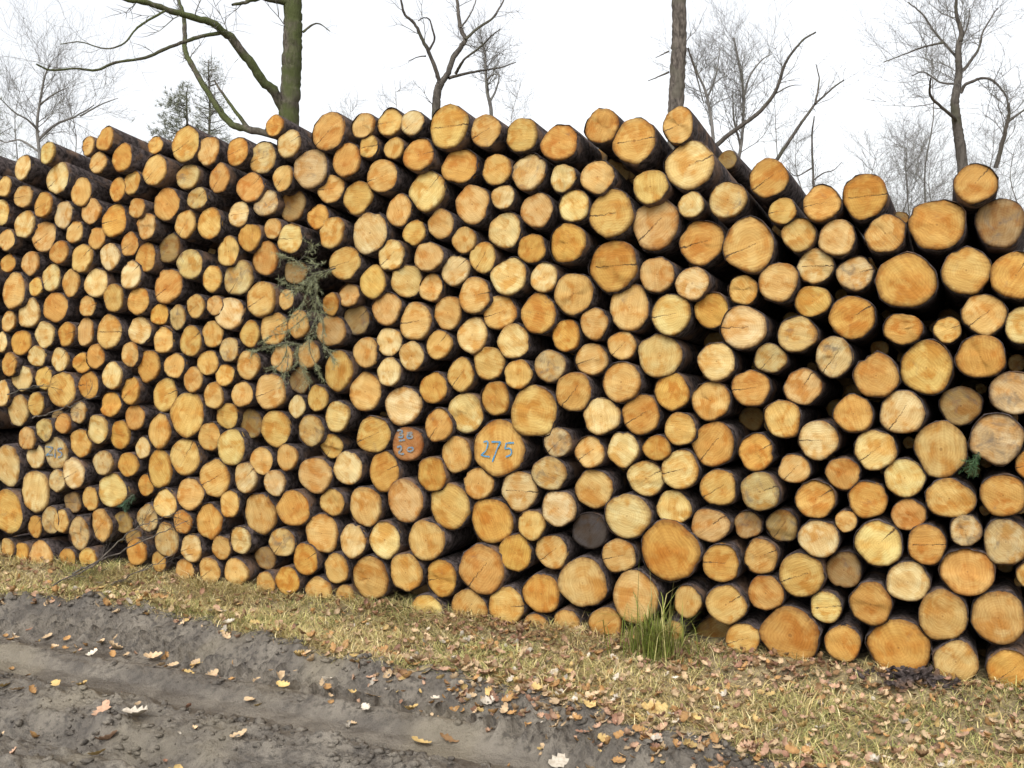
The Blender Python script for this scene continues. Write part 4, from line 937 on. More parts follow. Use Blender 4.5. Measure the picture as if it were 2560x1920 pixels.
LEAVES = [(-5.022, 0.727, 'r', 'reddish brown fallen leaf, fourth nearest to the upper-left of the upper pinkish leaf'), (-4.801, 0.808, 'p', 'pale buff fallen leaf, third nearest to the upper-left of the upper pinkish leaf'), (-4.675, 0.785, 'o', 'orange-brown fallen leaf, fourth nearest to the upper-left of the big whitish leaf'), (-4.429, 0.775, 'p', 'pale buff fallen leaf, fourth nearest above the upper pinkish leaf'), (-4.294, 0.814, 'P', 'pale buff fallen leaf, third nearest above the upper pinkish leaf'), (-4.486, 1.032, 'p', 'pale buff fallen leaf, second nearest to the upper-left of the upper pinkish leaf'), (-4.233, 1.023, 'w', 'whitish fallen leaf, nearest above the upper pinkish leaf'), (-4.191, 0.927, 'o', 'orange-brown fallen leaf, second nearest above the upper pinkish leaf'), (-3.975, 0.858, 'P', 'pale buff fallen leaf, nearest above the big whitish leaf'), (-3.804, 0.901, 'p', 'pale buff fallen leaf, nearest to the left of the rounded yellow leaf'), (-3.709, 0.827, 'Y', 'yellow rounded leaf standing on the tread marks, left of middle'), (-3.618, 0.988, 'y', 'yellow fallen leaf, nearest to the lower-left of the rounded yellow leaf'), (-3.707, 1.085, 'p', 'pale buff fallen leaf, nearest to the upper-right of the big whitish leaf'), (-3.525, 0.917, 'p', 'pale buff fallen leaf, nearest to the lower-right of the rounded yellow leaf'), (-3.37, 0.956, 'o', 'orange-brown fallen leaf, second nearest to the lower-right of the rounded yellow leaf'), (-3.252, 0.929, 'p', 'pale buff fallen leaf, nearest to the lower-left of the big bank-top leaf'), (-3.1, 0.912, 'P', 'pale buff fallen leaf, nearest below the big bank-top leaf'), (-2.985, 0.938, 'o', 'orange-brown fallen leaf, nearest to the lower-right of the big bank-top leaf'), (-2.852, 0.902, 'w', 'whitish fallen leaf, second nearest to the lower-right of the big bank-top leaf'), (-2.748, 1.051, 'o', 'orange-brown fallen leaf, third nearest to the left of the dark brown rut leaf'), (-2.985, 1.063, 'y', 'yellow fallen leaf, second nearest below the big bank-top leaf'), (-3.066, 1.209, 'p', 'pale buff fallen leaf, nearest to the upper-right of the bottom-edge yellow leaf'), (-2.683, 0.949, 'o', 'orange-brown fallen leaf, second nearest to the right of the bottom-edge yellow leaf'), (-3.433, 1.721, 'K', 'upper of two big pinkish tan leaves on the mud, lower left'), (-3.289, 1.834, 'K', 'lower of two big pinkish tan leaves on the mud, lower left'), (-3.252, 1.719, 'W', 'big whitish leaf beside the pinkish tan leaves, lower left'), (-3.848, 1.45, 'y', 'yellow fallen leaf, nearest to the upper-left of the upper pinkish leaf'), (-3.786, 1.646, 'y', 'yellow fallen leaf, nearest to the left of the upper pinkish leaf'), (-4.076, 1.688, 'y', 'yellow fallen leaf, third nearest to the left of the lower pinkish leaf'), (-3.98, 1.69, 'p', 'pale buff fallen leaf, second nearest to the left of the lower pinkish leaf'), (-3.651, 1.893, 'o', 'orange-brown fallen leaf, nearest to the left of the lower pinkish leaf'), (-2.719, 1.701, 'p', 'pale buff fallen leaf, nearest to the right of the bottom-edge yellow leaf'), (-2.842, 1.932, 'Y', 'yellow leaf at the bottom edge, lower left'), (-3.098, 2.067, 'y', 'yellow fallen leaf, nearest below the lower pinkish leaf'), (-3.48, 0.438, 'K', 'big pinkish tan leaf where the grass meets the mud bank'), (-3.124, 0.496, 'o', 'orange-brown fallen leaf, nearest to the right of the big bank-top leaf'), (-3.768, 0.504, 'w', 'whitish fallen leaf, nearest to the upper-right of the rounded yellow leaf'), (-4.832, 0.345, 'w', 'whitish fallen leaf, nearest to the upper-left of the rounded yellow leaf'), (-2.853, 0.892, 'w', 'whitish fallen leaf, third nearest to the lower-right of the big bank-top leaf'), (-2.691, 0.942, 'y', 'yellow fallen leaf, fifth nearest to the upper-left of the big bright yellow leaf'), (-2.571, 0.935, 'P', 'pale buff fallen leaf, second nearest to the upper-left of the big bright yellow leaf'), (-2.415, 0.934, 'r', 'reddish brown fallen leaf, nearest to the upper-left of the big bright yellow leaf'), (-2.307, 0.93, 'o', 'orange-brown fallen leaf, nearest to the left of the big pale buff leaf'), (-2.247, 0.948, 'w', 'whitish fallen leaf, nearest to the upper-left of the dark brown rut leaf'), (-2.299, 1.061, 'y', 'yellow fallen leaf, nearest above the big bright yellow leaf'), (-2.464, 1.17, 'w', 'whitish fallen leaf, nearest to the left of the big bright yellow leaf'), (-2.136, 0.941, 'o', 'orange-brown fallen leaf, nearest below the big pale buff leaf'), (-2.009, 0.905, 'w', 'whitish fallen leaf, nearest to the lower-right of the big pale buff leaf'), (-2.121, 1.286, 'Y', 'big bright yellow leaf alone on the smooth rut, bottom middle'), (-2.026, 1.222, 'B', 'dark brown leaf just right of the big bright yellow leaf'), (-2.414, 0.558, 'P', 'pale buff fallen leaf, nearest to the upper-left of the big pale buff leaf'), (-2.238, 0.658, 'P', 'big pale buff leaf on the mud below the grass edge, middle'), (-2.107, 0.672, 'B', 'dark brown fallen leaf, nearest to the right of the big pale buff leaf'), (-2.015, 0.654, 'o', 'orange-brown fallen leaf, second nearest to the right of the big pale buff leaf'), (-1.86, 0.746, 'o', 'orange-brown fallen leaf, nearest to the left of the big pinkish edge leaf'), (-1.871, 0.863, 'w', 'whitish fallen leaf, second nearest to the left of the big pinkish edge leaf'), (-1.846, 0.969, 'o', 'orange-brown fallen leaf, nearest to the right of the dark brown rut leaf'), (-1.704, 0.742, 'K', 'big pinkish tan leaf on the grass edge, right of middle'), (-1.601, 0.886, 'w', 'whitish fallen leaf, nearest to the lower-right of the big pinkish edge leaf'), (-1.481, 0.852, 'p', 'pale buff fallen leaf, nearest to the left of the big right-end yellow leaf'), (-1.713, 0.959, 'p', 'pale buff fallen leaf, nearest to the lower-left of the big pinkish edge leaf'), (-1.536, 1.015, 'o', 'orange-brown fallen leaf, second nearest to the lower-right of the big pinkish edge leaf'), (-1.528, 1.214, 'W', 'whitish fallen leaf, nearest below the big pinkish edge leaf'), (-1.466, 1.141, 'r', 'reddish brown fallen leaf, second nearest to the left of the big right-end yellow leaf'), (-1.305, 1.172, 'o', 'orange-brown fallen leaf, second nearest to the lower-left of the big right-end yellow leaf'), (-1.276, 0.797, 'Y', 'big yellow leaf low on the right end of the mud'), (-1.31, 0.892, 'y', 'yellow fallen leaf, nearest to the lower-left of the big right-end yellow leaf'), (-1.219, 0.869, 'y', 'yellow fallen leaf, nearest to the lower-right of the big right-end yellow leaf'), (-1.21, 1.032, 'p', 'pale buff fallen leaf, nearest below the big right-end yellow leaf'), (-1.151, 0.913, 'p', 'pale buff fallen leaf, second nearest to the lower-right of the big right-end yellow leaf'), (-1.841, 0.524, 'w', 'whitish fallen leaf, second nearest to the upper-left of the big pinkish edge leaf'), (-1.814, 0.609, 'p', 'pale buff fallen leaf, nearest to the upper-left of the big pinkish edge leaf'), (-2.764, 0.554, 'o', 'orange-brown fallen leaf, second nearest to the right of the big bank-top leaf'), (-2.622, 0.572, 'o', 'orange-brown fallen leaf, second nearest to the left of the big pale buff leaf')]
FILL = [(-1.855, 2.501, 0.085), (-1.691, 2.489, 0.09), (-1.775, 2.558, 0.05), (-1.945, 2.591, 0.05), (-1.506, 2.461, 0.06)]
TUFT = (-1.466, 0.112)
CLOD = (-0.284, 0.064)
SPRIGS = [[(-2.337, 6.434, 0.602), (-2.368, 6.448, 0.565), (-2.407, 6.466, 0.524)], [(2.004, 4.472, 1.089), (1.989, 4.479, 1.054), (1.972, 4.486, 1.01)]]
PINES = [(-7.38, 24.0, 7.03), (-9.9, 19.0, 7.11), (-9.73, 34.0, 10.33)]
BUSHES = [[-12.15, 26.0, 7.89, 1], [-9.87, 24.0, 6.96, 2], [0.11, 30.0, 8.63, 3], [-4.64, 30.0, 8.18, 4], [-3.5, 32.0, 9.22, 9], [7.73, 28.0, 6.91, 5], [9.53, 26.0, 6.53, 6], [12.24, 27.0, 7.02, 7], [7.58, 30.0, 8.85, 8], [10.27, 26.0, 9.14, 10], [7.92, 23.0, 5.61, 11], [8.98, 24.0, 6.01, 12], [9.18, 23.0, 5.53, 13], [11.0, 23.0, 5.7, 14]]

# ---------------------------------------------------------------- ground, verge and rutted track
EU = np.array([-12, -5.9, -5.28, -4.93, -4.51, -3.97, -3.43, -2.99, -2.72, -2.47, -2.3, -2.04, -1.85, -1.55, -1.12, -0.77, 0.0, 1.5, 6])
EV = np.array([0.7, 0.70, 0.58, 0.45, 0.43, 0.48, 0.61, 0.71, 0.74, 0.76, 0.70, 0.74, 0.84, 0.92, 0.96, 1.08, 1.2, 1.3, 1.3])
TV = np.array([0.0, 0.70, 0.84, 0.98, 1.06, 1.12, 1.17, 1.22, 1.36, 1.41, 1.50, 1.60, 1.70, 1.80, 1.90, 1.98, 2.08, 2.2, 2.6, 3.5, 9.0])
TZ = np.array([-0.07, -0.10, -0.125, -0.105, -0.062, -0.042, -0.060, -0.098, -0.102, -0.070, -0.040, -0.015, -0.025, -0.050, -0.110, -0.105, -0.045, -0.03, -0.05, -0.04, -0.04])


def edge_v(u):
    return np.interp(u, EU, EV) + 0.035 * fbm(u * 3.1, u * 0 + 5.5, 3, 2) + 0.015 * fbm(u * 14.0, u * 0 + 1.5, 2, 4)


def height(u, v):
    ve = edge_v(u)
    t = (v - ve)
    verge = 0.018 * fbm(u * 2.2, v * 2.2, 3, 1) + 0.012 * fbm(u * 11, v * 11, 3, 3) + 0.03 * np.exp(-((t + 0.06) / 0.07) ** 2) * (0.4 + fbm(u * 4, v * 0 + 2.2, 2, 8))
    verge = verge + 0.055 * smooth((0.26 - v) / 0.24) * smooth((v + 1.2) / 0.6)
    vv = v + 0.03 * fbm(u * 0.9, v * 0 + 3.3, 2, 6)
    tr = np.interp(vv, TV, TZ)
    rut = np.exp(-((vv - 1.29) / 0.10) ** 4)
    rough = 1 - 0.93 * rut
    far = smooth((vv - 1.42) / 0.2)
    tr = tr + rough * (0.022 * fbm(u * 5, v * 8, 5, 7) + (0.020 + 0.035 * far) * np.maximum(fbm(u * 10, v * 15, 4, 9), 0) ** 1.2)
    tr = tr + (1 - rut) * (0.004 + 0.020 * far) * fbm(u * 1.3 + v * 1.1, v * 16, 4, 21) + rough * far * 0.016 * np.maximum(fbm(u * 24, v * 30, 3, 25), 0)
    bank = smooth(t / 0.05) * smooth((0.36 - t) / 0.08)
    lug = np.maximum(0, np.sin(2 * math.pi * (u + 0.25 * v) / 0.12 + 0.7 * fbm(u * 5, v * 2, 2, 12)))
    tr = tr + bank * (0.075 * lug ** 2.2 - 0.016)
    crumb = np.maximum(fbm(u * 8, v * 8, 3, 15), 0) * 0.09 * np.exp(-((t - 0.02) / 0.07) ** 2)
    return verge + (tr - verge) * smooth(t / 0.26) + crumb


def grid(us, vs2d, zfun):
    nu, nv = len(us), vs2d.shape[1]
    uu = np.repeat(us, nv)
    vv = vs2d.ravel()
    P = Wa(uu, vv, zfun(uu, vv))
    i = np.arange(nu - 1)[:, None] * nv
    j = np.arange(nv - 1)[None, :]
    q = np.stack([i + j, i + j + 1, i + nv + j + 1, i + nv + j], -1).reshape(-1, 4)
    return P, q


us = np.arange(-9.5, 3.01, 0.02)
ve = edge_v(us)
tt = np.concatenate([np.arange(-0.02, 2.0, 0.0135), np.arange(2.0, 6.5, 0.09)])
mb = MB()
P_, Q_ = grid(us, ve[:, None] + tt[None, :], height)
_u, _v = np.repeat(us, len(tt)), (ve[:, None] + tt[None, :]).ravel()
_vv = _v + 0.03 * fbm(_u * 0.9, _v * 0 + 3.3, 2, 6)
pk = np.maximum(np.exp(-((_vv - 1.29) / 0.10) ** 4), 0.6 * np.exp(-((_vv - 1.93) / 0.06) ** 4)) * (0.75 + 0.5 * fbm(_u * 2, _v * 9, 3, 33))
_t = _v - edge_v(_u)
bankw = np.exp(-((_t - 0.13) / 0.15) ** 4) * (0.7 + 0.6 * fbm(_u * 4, _v * 6, 3, 36))
streak = np.clip(fbm(_u * 1.3 + _v * 1.1, _v * 16, 4, 21), 0, 1) * (_v > 1.42)
mb.add(P_, Q_, gr=np.clip(np.clip(pk, 0, 1) - np.clip(bankw, 0, 1) - 0.9 * streak, -1, 1))
tag(mb.build('dirt_track', M_MUD), kind='structure')
us2 = np.arange(-9.5, 3.01, 0.03)
ve2 = edge_v(us2)
sv = np.concatenate([np.linspace(-9, -0.6, 10), np.linspace(-0.5, 0, 12)[:-1], np.linspace(0, 1, 34)])
vs = np.where(sv[None, :] < 0, sv[None, :], sv[None, :] * (ve2[:, None] + 0.01))
mb = MB()
mb.add(*grid(us2, vs, lambda u, v: height(u, np.minimum(v, edge_v(u)))))
tag(mb.build('grass_verge', M_LITTER), kind='structure')
mb = MB()
gx = np.linspace(-160, 160, 41)
gg = np.array([[x, y, -0.16] for x in gx for y in gx])
ii = np.array([[a * 41 + b, a * 41 + b + 41, a * 41 + b + 42, a * 41 + b + 1] for a in range(40) for b in range(40)])
mb.add(gg, ii)
tag(mb.build('ground', M_LITTER), kind='structure')

ico = np.array([(0, 0, 1), (0.89, 0, 0.45), (0.28, 0.85, 0.45), (-0.72, 0.53, 0.45), (-0.72, -0.53, 0.45), (0.28, -0.85, 0.45), (0.72, 0.53, -0.45), (-0.28, 0.85, -0.45), (-0.89, 0, -0.45), (-0.28, -0.85, -0.45), (0.72, -0.53, -0.45), (0, 0, -1)])
icf = np.array([(0, 1, 2), (0, 2, 3), (0, 3, 4), (0, 4, 5), (0, 5, 1), (1, 6, 2), (2, 7, 3), (3, 8, 4), (4, 9, 5), (5, 10, 1), (2, 6, 7), (3, 7, 8), (4, 8, 9), (5, 9, 10), (1, 10, 6), (6, 11, 7), (7, 11, 8), (8, 11, 9), (9, 11, 10), (10, 11, 6)])
cr = np.random.RandomState(61)
cu = cr.uniform(-6.5, 0.0, 5200)
zone = cr.rand(5200)
cv = np.where(zone < 0.22, edge_v(cu) + np.abs(cr.normal(0, 0.06, 5200)), np.where(zone < 0.28, cr.normal(1.10, 0.035, 5200), 1.45 + np.abs(cr.normal(0, 0.45, 5200))))
ck = (cv > edge_v(cu) - 0.02) & (fbm(cu * 2.5, cv * 5, 3, 44) > cr.uniform(-0.5, 0.45, 5200))
cu, cv = cu[ck], cv[ck]
cz = height(cu, cv)
mb = MB()
for a_, b_, c_ in zip(cu, cv, cz):
    r_ = 0.004 + 0.016 * cr.rand() ** 3.2
    mb.add((ico * (1 + cr.uniform(-0.3, 0.3, (12, 1)))) * r_ * np.array([cr.uniform(0.8, 1.7), cr.uniform(0.8, 1.5), cr.uniform(0.5, 0.95)]) + W(a_, b_, c_ + r_ * 0.25), t=icf, gr=np.zeros(12))
tag(mb.build('mud_clods', M_MUD), 'crumbled clods of mud on the track', kind='stuff')

# ---------------------------------------------------------------- the log pile
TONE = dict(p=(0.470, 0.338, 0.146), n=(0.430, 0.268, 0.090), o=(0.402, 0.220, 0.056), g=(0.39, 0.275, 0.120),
            d=(0.250, 0.158, 0.060), r=(0.28, 0.125, 0.042), k=(0.040, 0.030, 0.026))  # d: brown wood, with the shade of set-back logs put into its colour
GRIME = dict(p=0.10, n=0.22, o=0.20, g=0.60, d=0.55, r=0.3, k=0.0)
LEN, SEG = 3.1, 28
rs = np.random.RandomState(11)
TH = np.arange(SEG) * 2 * math.pi / SEG
FR = np.array([0.28, 0.52, 0.72, 0.86, 0.945, 0.985, 1.0])


def log_frame(u, z, prot, r, yaw=0.0, dip_add=0.0):
    dip = math.atan(max(z, 0) * 0.24 / 4.3) + dip_add
    fwd = (N * math.cos(yaw) + U * math.sin(yaw)) * math.cos(dip) + np.array([0, 0, 1]) * math.sin(dip)
    X = np.cross(np.array([0, 0, 1.0]), fwd)
    X /= np.linalg.norm(X)
    Y = np.cross(fwd, X)
    C = W(u, prot, z)
    return Matrix(((X[0], Y[0], fwd[0], C[0]), (X[1], Y[1], fwd[1], C[1]), (X[2], Y[2], fwd[2], C[2]), (0, 0, 0, 1)))


def outline(du, dz, sp=''):
    k = np.ones(SEG)
    for m, a in ((2, 0.024), (3, 0.032), (4, 0.024), (5, 0.020), (7, 0.014), (9, 0.008)):
        k += a * rs.uniform(0.3, 1.2) * np.cos(m * TH + rs.uniform(0, 6.28))
    k += rs.uniform(-0.012, 0.012, SEG)
    if rs.rand() < 0.22:
        k[rs.randint(SEG)] -= rs.uniform(0.03, 0.09)

    def lobe(a, amp, w):
        d = np.abs((TH - a + math.pi) % (2 * math.pi) - math.pi)
        return amp * np.exp(-(d / w) ** 2)
    if sp == 'T':
        k = 0.93 * k + lobe(1.75, 0.20, 0.55)
    elif sp == 'H':
        k = k + lobe(3.6, 0.16, 0.5) - lobe(2.6, 0.20, 0.40)
    elif sp == 'P':
        k = k + lobe(1.5, 0.12, 0.45)
    elif sp == 'E':
        k = k + lobe(6.1, 0.12, 0.4) - lobe(0.9, 0.06, 0.4)
    return du / 2 * k * np.cos(TH), dz / 2 * k * np.sin(TH)


def cut_face(mb, ox, oy, tone, seed, mat=0, M=None, flat=False):
    base = np.array(TONE[tone]) * rs.uniform(0.90, 1.08) * np.array([1, rs.uniform(0.98, 1.05), rs.uniform(0.8, 1.08)])
    rad = 0.5 * (np.abs(ox).max() + np.abs(oy).max())
    tilt = rs.uniform(-0.09, 0.09, 2)
    ph = rs.uniform(0, 6.28, 3)
    sa, sc = rs.uniform(0, 6.28), rs.uniform(-0.4, 0.6)
    step = rs.uniform(0.004, 0.012) if rs.rand() < 0.3 else 0.0
    if flat:
        tilt, step = tilt * 0.0, 0.0
    f = FR[:, None]
    x, y = ox[None, :] * f * 0.985, oy[None, :] * f * 0.985
    w = tilt[0] * x + tilt[1] * y + 0.0022 * np.sin(60 * x + ph[0]) + 0.0018 * np.sin(75 * y + ph[1]) + rs.uniform(-0.0012, 0.0012, x.shape)
    w = w - step * (math.cos(sa) * x + math.sin(sa) * y > sc * rad)
    w[-1] -= 0.014
    w[-2] -= 0.0035 + rs.uniform(0, 0.003, SEG)
    v = np.concatenate([[[0, 0, w[0].mean()]], np.stack([x, y, w], -1).reshape(-1, 3)])
    fx = np.stack([np.cos(TH)[None, :] * f, np.sin(TH)[None, :] * f, np.full(x.shape, seed)], -1).reshape(-1, 3)
    fcs = np.concatenate([[[0, 0, seed]], fx])
    if M is not None:
        v = (np.c_[v, np.ones(len(v))] @ np.array(M).T)[:, :3]
    j = np.arange(SEG)
    j2 = (j + 1) % SEG
    t = np.stack([0 * j, 1 + j, 1 + j2], 1)
    q = np.concatenate([np.stack([1 + k * SEG + j, 1 + (k + 1) * SEG + j, 1 + (k + 1) * SEG + j2, 1 + k * SEG + j2], 1) for k in range(len(FR) - 1)])
    mb.add(v, q, t, mat=mat, base=base, fc=fcs, gr=np.full(len(v), GRIME[tone] * rs.uniform(0.7, 1.2)))


def bark_tube(mb, ox, oy, mat=0, M=None, w0=0.0, length=LEN):
    st = [(0.97, -0.003), (1.005, -0.009), (1.0, -0.10), (0.99, -0.4), (0.97, -0.9), (0.93, -1.6), (0.89, -2.3), (0.83, -length)]
    bend = rs.normal(0, 0.018, 2)
    v = []
    low = 1 + 0.02 * rs.normal(size=SEG)
    for k, (s, w) in enumerate(st):
        a = math.sin(math.pi * min(1, -w / length))
        lum = low + (rs.uniform(-0.022, 0.022, SEG) if k > 1 else 0)
        v.append(np.stack([ox * s * lum + bend[0] * a, oy * s * lum + bend[1] * a, np.full(SEG, w + w0) + (rs.uniform(-0.003, 0.002, SEG) if k < 2 else 0)], 1))
    v = np.concatenate(v + [np.array([[0, 0, -length + w0]])])
    j = np.arange(SEG)
    j2 = (j + 1) % SEG
    n = len(st)
    q = np.concatenate([np.stack([k * SEG + j, (k + 1) * SEG + j, (k + 1) * SEG + j2, k * SEG + j2], 1) for k in range(n - 1)])
    t = np.stack([(n - 1) * SEG + j, 0 * j + n * SEG, (n - 1) * SEG + j2], 1)
    if M is not None:
        v = (np.c_[v, np.ones(len(v))] @ np.array(M).T)[:, :3]
    mb.add(v, q, t, mat=mat)


def ribbon(strokes, width):
    mb = MB()
    for s in strokes:
        p = curve([(a, b, 0.0075) for a, b in s], 5)
        d = np.gradient(p, axis=0)
        d /= np.linalg.norm(d, axis=1)[:, None] + 1e-9
        nn = np.stack([-d[:, 1], d[:, 0], 0 * d[:, 0]], 1) * (width / 2 * rs.uniform(0.6, 1.2, len(p)))[:, None]
        v = np.concatenate([p + nn, p - nn])
        k = np.arange(len(p) - 1)
        mb.add(v, np.stack([k, k + len(p), k + len(p) + 1, k + 1], 1))
    return mb


MARKS = {
    'blue number 275': (560, 590, [[(-155, 55), (-118, 68), (-108, 40), (-125, -25), (-175, -82)], [(-178, -80), (-130, -90), (-85, -93)],
                                   [(-70, 62), (-20, 66), (28, 66)], [(26, 64), (-5, 5), (-30, -70), (-55, -145)],
                                   [(165, 66), (120, 62), (82, 56)], [(84, 56), (72, 0)], [(70, 0), (120, 5), (142, -25), (130, -62), (85, -85)]]),
    'two rows of blurred blue': (400, 440, [[(-120, 165), (-75, 170), (-60, 145), (-95, 125)], [(-95, 125), (-55, 115), (-65, 85), (-110, 85)],
                                            [(60, 150), (5, 140), (20, 115), (65, 105), (55, 80), (5, 80), (10, 110), (50, 130), (60, 150)],
                                            [(-100, 40), (-60, 46), (-25, 54)],
                                            [(-120, -40), (-80, -28), (-65, -55), (-100, -110)], [(-100, -110), (-60, -122), (-30, -118)],
                                            [(15, -45), (60, -35), (80, -60), (45, -85), (10, -75), (15, -45)]]),
    'faint blue paint strokes': (330, 450, [[(-130, 85), (-60, 80), (-30, 75)], [(-30, 75), (-70, 20), (-120, -35)], [(-130, -40), (-70, -22), (-30, -25)],
                                            [(100, 75), (60, 72), (40, 75)], [(40, 75), (42, 30)], [(40, 30), (80, 20), (90, -20), (40, -55)], [(0, 60), (0, -60)]]),
}
rest = MB()
all_u = np.array([l[0] for l in LOGS])
all_z = np.array([l[1] for l in LOGS])
all_r = np.array([(l[2] + l[3]) / 4 for l in LOGS])
for (u, z, du, dz, prot, tone, sp, label) in LOGS:
    seed = rs.rand()
    M = log_frame(u, z, prot, du / 2, rs.normal(0, 0.012), rs.normal(0, 0.008))
    ox, oy = outline(du, dz, sp)
    if label:
        mb = MB()
        bark_tube(mb, ox, oy)
        o = mb.build('log', M_BARK)
        o.matrix_world = M
        tag(o, label, 'log', 'logs stacked in the pile')
        mb = MB()
        cut_face(mb, ox, oy, tone, seed, flat=' blue' in label and 'marked' not in label)
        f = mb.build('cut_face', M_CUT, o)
        for key, (pw, ph_, strokes) in MARKS.items():
            if key in label:
                s = [[(a / pw * du, b_ / ph_ * dz) for a, b_ in st] for st in strokes]
                k = ribbon(s, 0.0085 if '275' in key else 0.011).build('painted_mark', M_PAINT if '275' in key else M_SMUDGE, f)
                tag(k, label=('blue hand-painted number 275' if '275' in key else 'smudged blue paint marks'))
    else:
        bark_tube(rest, ox, oy, mat=0, M=M)
        cut_face(rest, ox, oy, tone, seed, mat=1, M=M)
# thinner logs lying deeper in the gaps
su, sz = np.meshgrid(np.arange(-6.6, 0.5, 0.03), np.arange(0.05, 3.0, 0.03))
su, sz = su.ravel(), sz.ravel()
dist = np.min(np.hypot(su[:, None] - all_u[None, :], sz[:, None] - all_z[None, :]) - all_r[None, :], axis=1)
cover = np.sum((np.abs(su[:, None] - all_u[None, :]) < 0.16) & (all_z[None, :] > sz[:, None] + 0.02), axis=1) > 0
fu, fz, fr = list(all_u), list(all_z), list(all_r)
ok = (dist > 0.022) & cover
for k in np.argsort(-dist):
    if not ok[k]:
        continue
    d = min(dist[k], min([math.hypot(su[k] - a, sz[k] - b_) - c for a, b_, c in zip(fu[len(all_u):], fz[len(all_u):], fr[len(all_u):])] or [9]))
    if d < 0.02:
        continue
    d = min(d, 0.11)
    fu.append(su[k]), fz.append(sz[k]), fr.append(d)
    M = log_frame(su[k], sz[k], 0.0, d, 0, 0)
    ox, oy = outline(2.1 * d, 2.1 * d)
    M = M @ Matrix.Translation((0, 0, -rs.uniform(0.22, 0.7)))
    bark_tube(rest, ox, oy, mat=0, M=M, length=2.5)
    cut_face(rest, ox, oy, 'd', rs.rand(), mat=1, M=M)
for (u, z, r_) in FILL:  # recessed logs added to close a bright slit of sky under the crest
    ox, oy = outline(2 * r_, 2 * r_)
    M = log_frame(u, z, 0.0, r_) @ Matrix.Translation((0, 0, -0.35))
    bark_tube(rest, ox, oy, mat=0, M=M, length=2.6)
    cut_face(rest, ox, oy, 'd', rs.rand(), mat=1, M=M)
# hidden logs added inside the pile to block light through the gaps
env_u = np.arange(-6.6, 0.5, 0.05)
env = np.array([np.max(np.where(np.abs(all_u - e) < 0.13, all_z + all_r, 0)) for e in env_u])
env = np.array([env[max(0, i - 3):i + 4].min() for i in range(len(env))])
for row in range(20):
    for k in range(46):
        u = -6.55 + 0.155 * k + 0.075 * (row % 2)
        z = 0.09 + 0.14 * row
        if z + 0.14 > np.interp(u, env_u, env):
            continue
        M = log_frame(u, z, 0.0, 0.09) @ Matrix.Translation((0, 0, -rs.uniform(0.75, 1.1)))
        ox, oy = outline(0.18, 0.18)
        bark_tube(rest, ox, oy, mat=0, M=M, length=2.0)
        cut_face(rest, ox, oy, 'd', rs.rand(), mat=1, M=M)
# the pile goes on past both ends of the picture
for (ua, ub, zmax) in ((-8.6, -6.55, 3.0), (0.42, 2.2, 2.0)):
    z, row = 0.10, 0
    while z < zmax:
        u = ua + 0.1 * (row % 2)
        while u < ub:
            d = rs.uniform(0.15, 0.215)
            M = log_frame(u, z + rs.uniform(-0.01, 0.01), rs.uniform(-0.05, 0.07), d / 2, rs.normal(0, 0.012), 0)
            if np.min(np.hypot(u - all_u, z - all_z) - all_r) > d / 2 - 0.01:
                ox, oy = outline(d, d)
                bark_tube(rest, ox, oy, mat=0, M=M)
                cut_face(rest, ox, oy, rs.choice(list('pnnnoog')), rs.rand(), mat=1, M=M)
            u += 0.205
        z += 0.175
        row += 1
# unseen stack added behind to keep sky light out of the gaps
for row in range(15):
    for k in range(52):
        u = -8.8 + 0.21 * k + 0.1 * (row % 2)
        z = 0.10 + 0.165 * row
        top = np.interp(u, (-9, -6, -3, -2, -1, 0.5, 2), (2.3, 2.3, 2.25, 2.2, 1.75, 1.6, 1.5))
        if z > top:
            continue
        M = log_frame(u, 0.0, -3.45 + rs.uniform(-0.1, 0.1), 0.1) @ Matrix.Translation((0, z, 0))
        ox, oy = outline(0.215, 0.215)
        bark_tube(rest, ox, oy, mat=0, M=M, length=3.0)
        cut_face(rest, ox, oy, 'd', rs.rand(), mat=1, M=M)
tag(rest.build('smaller_and_filler_logs', [M_BARK, M_CUT]), 'smaller cut logs packed between the larger ones, with added hidden logs behind', kind='stuff')


# ---------------------------------------------------------------- bare trees behind the pile
def rnd_unit(rg):
    v = np.array([rg.gauss(0, 1) for _ in range(3)])
    return v / (np.linalg.norm(v) + 1e-9)


def grow(mb, rg, p, d, length, r, level, sides=4):
    """one crooked twig with side twigs"""
    n = 5 if level > 1 else 4
    pts = [np.array(p)]
    dd = np.array(d)
    for k in range(n):
        dd = dd + rnd_unit(rg) * 0.28 + np.array([0, 0, 0.06])
        dd /= np.linalg.norm(dd)
        pts.append(pts[-1] + dd * length / n)
    mb.add(*tube(pts, np.linspace(r, max(r * 0.3, 0.0010), n + 1), sides if level > 1 else 3))
    if level <= 0:
        return
    for k in range(1, n + 1):
        for _ in range(rg.choice((1, 2, 2) if level > 1 else (1, 2))):
            t = pts[k] - pts[k - 1]
            t /= np.linalg.norm(t)
            side = rnd_unit(rg)
            side -= t * (side @ t)
            nd = t * 0.65 + side * 0.75 + np.array([0, 0, 0.12])
            grow(mb, rg, pts[k], nd / np.linalg.norm(nd), length * rg.uniform(0.35, 0.62), r * 0.5, level - 1, sides)


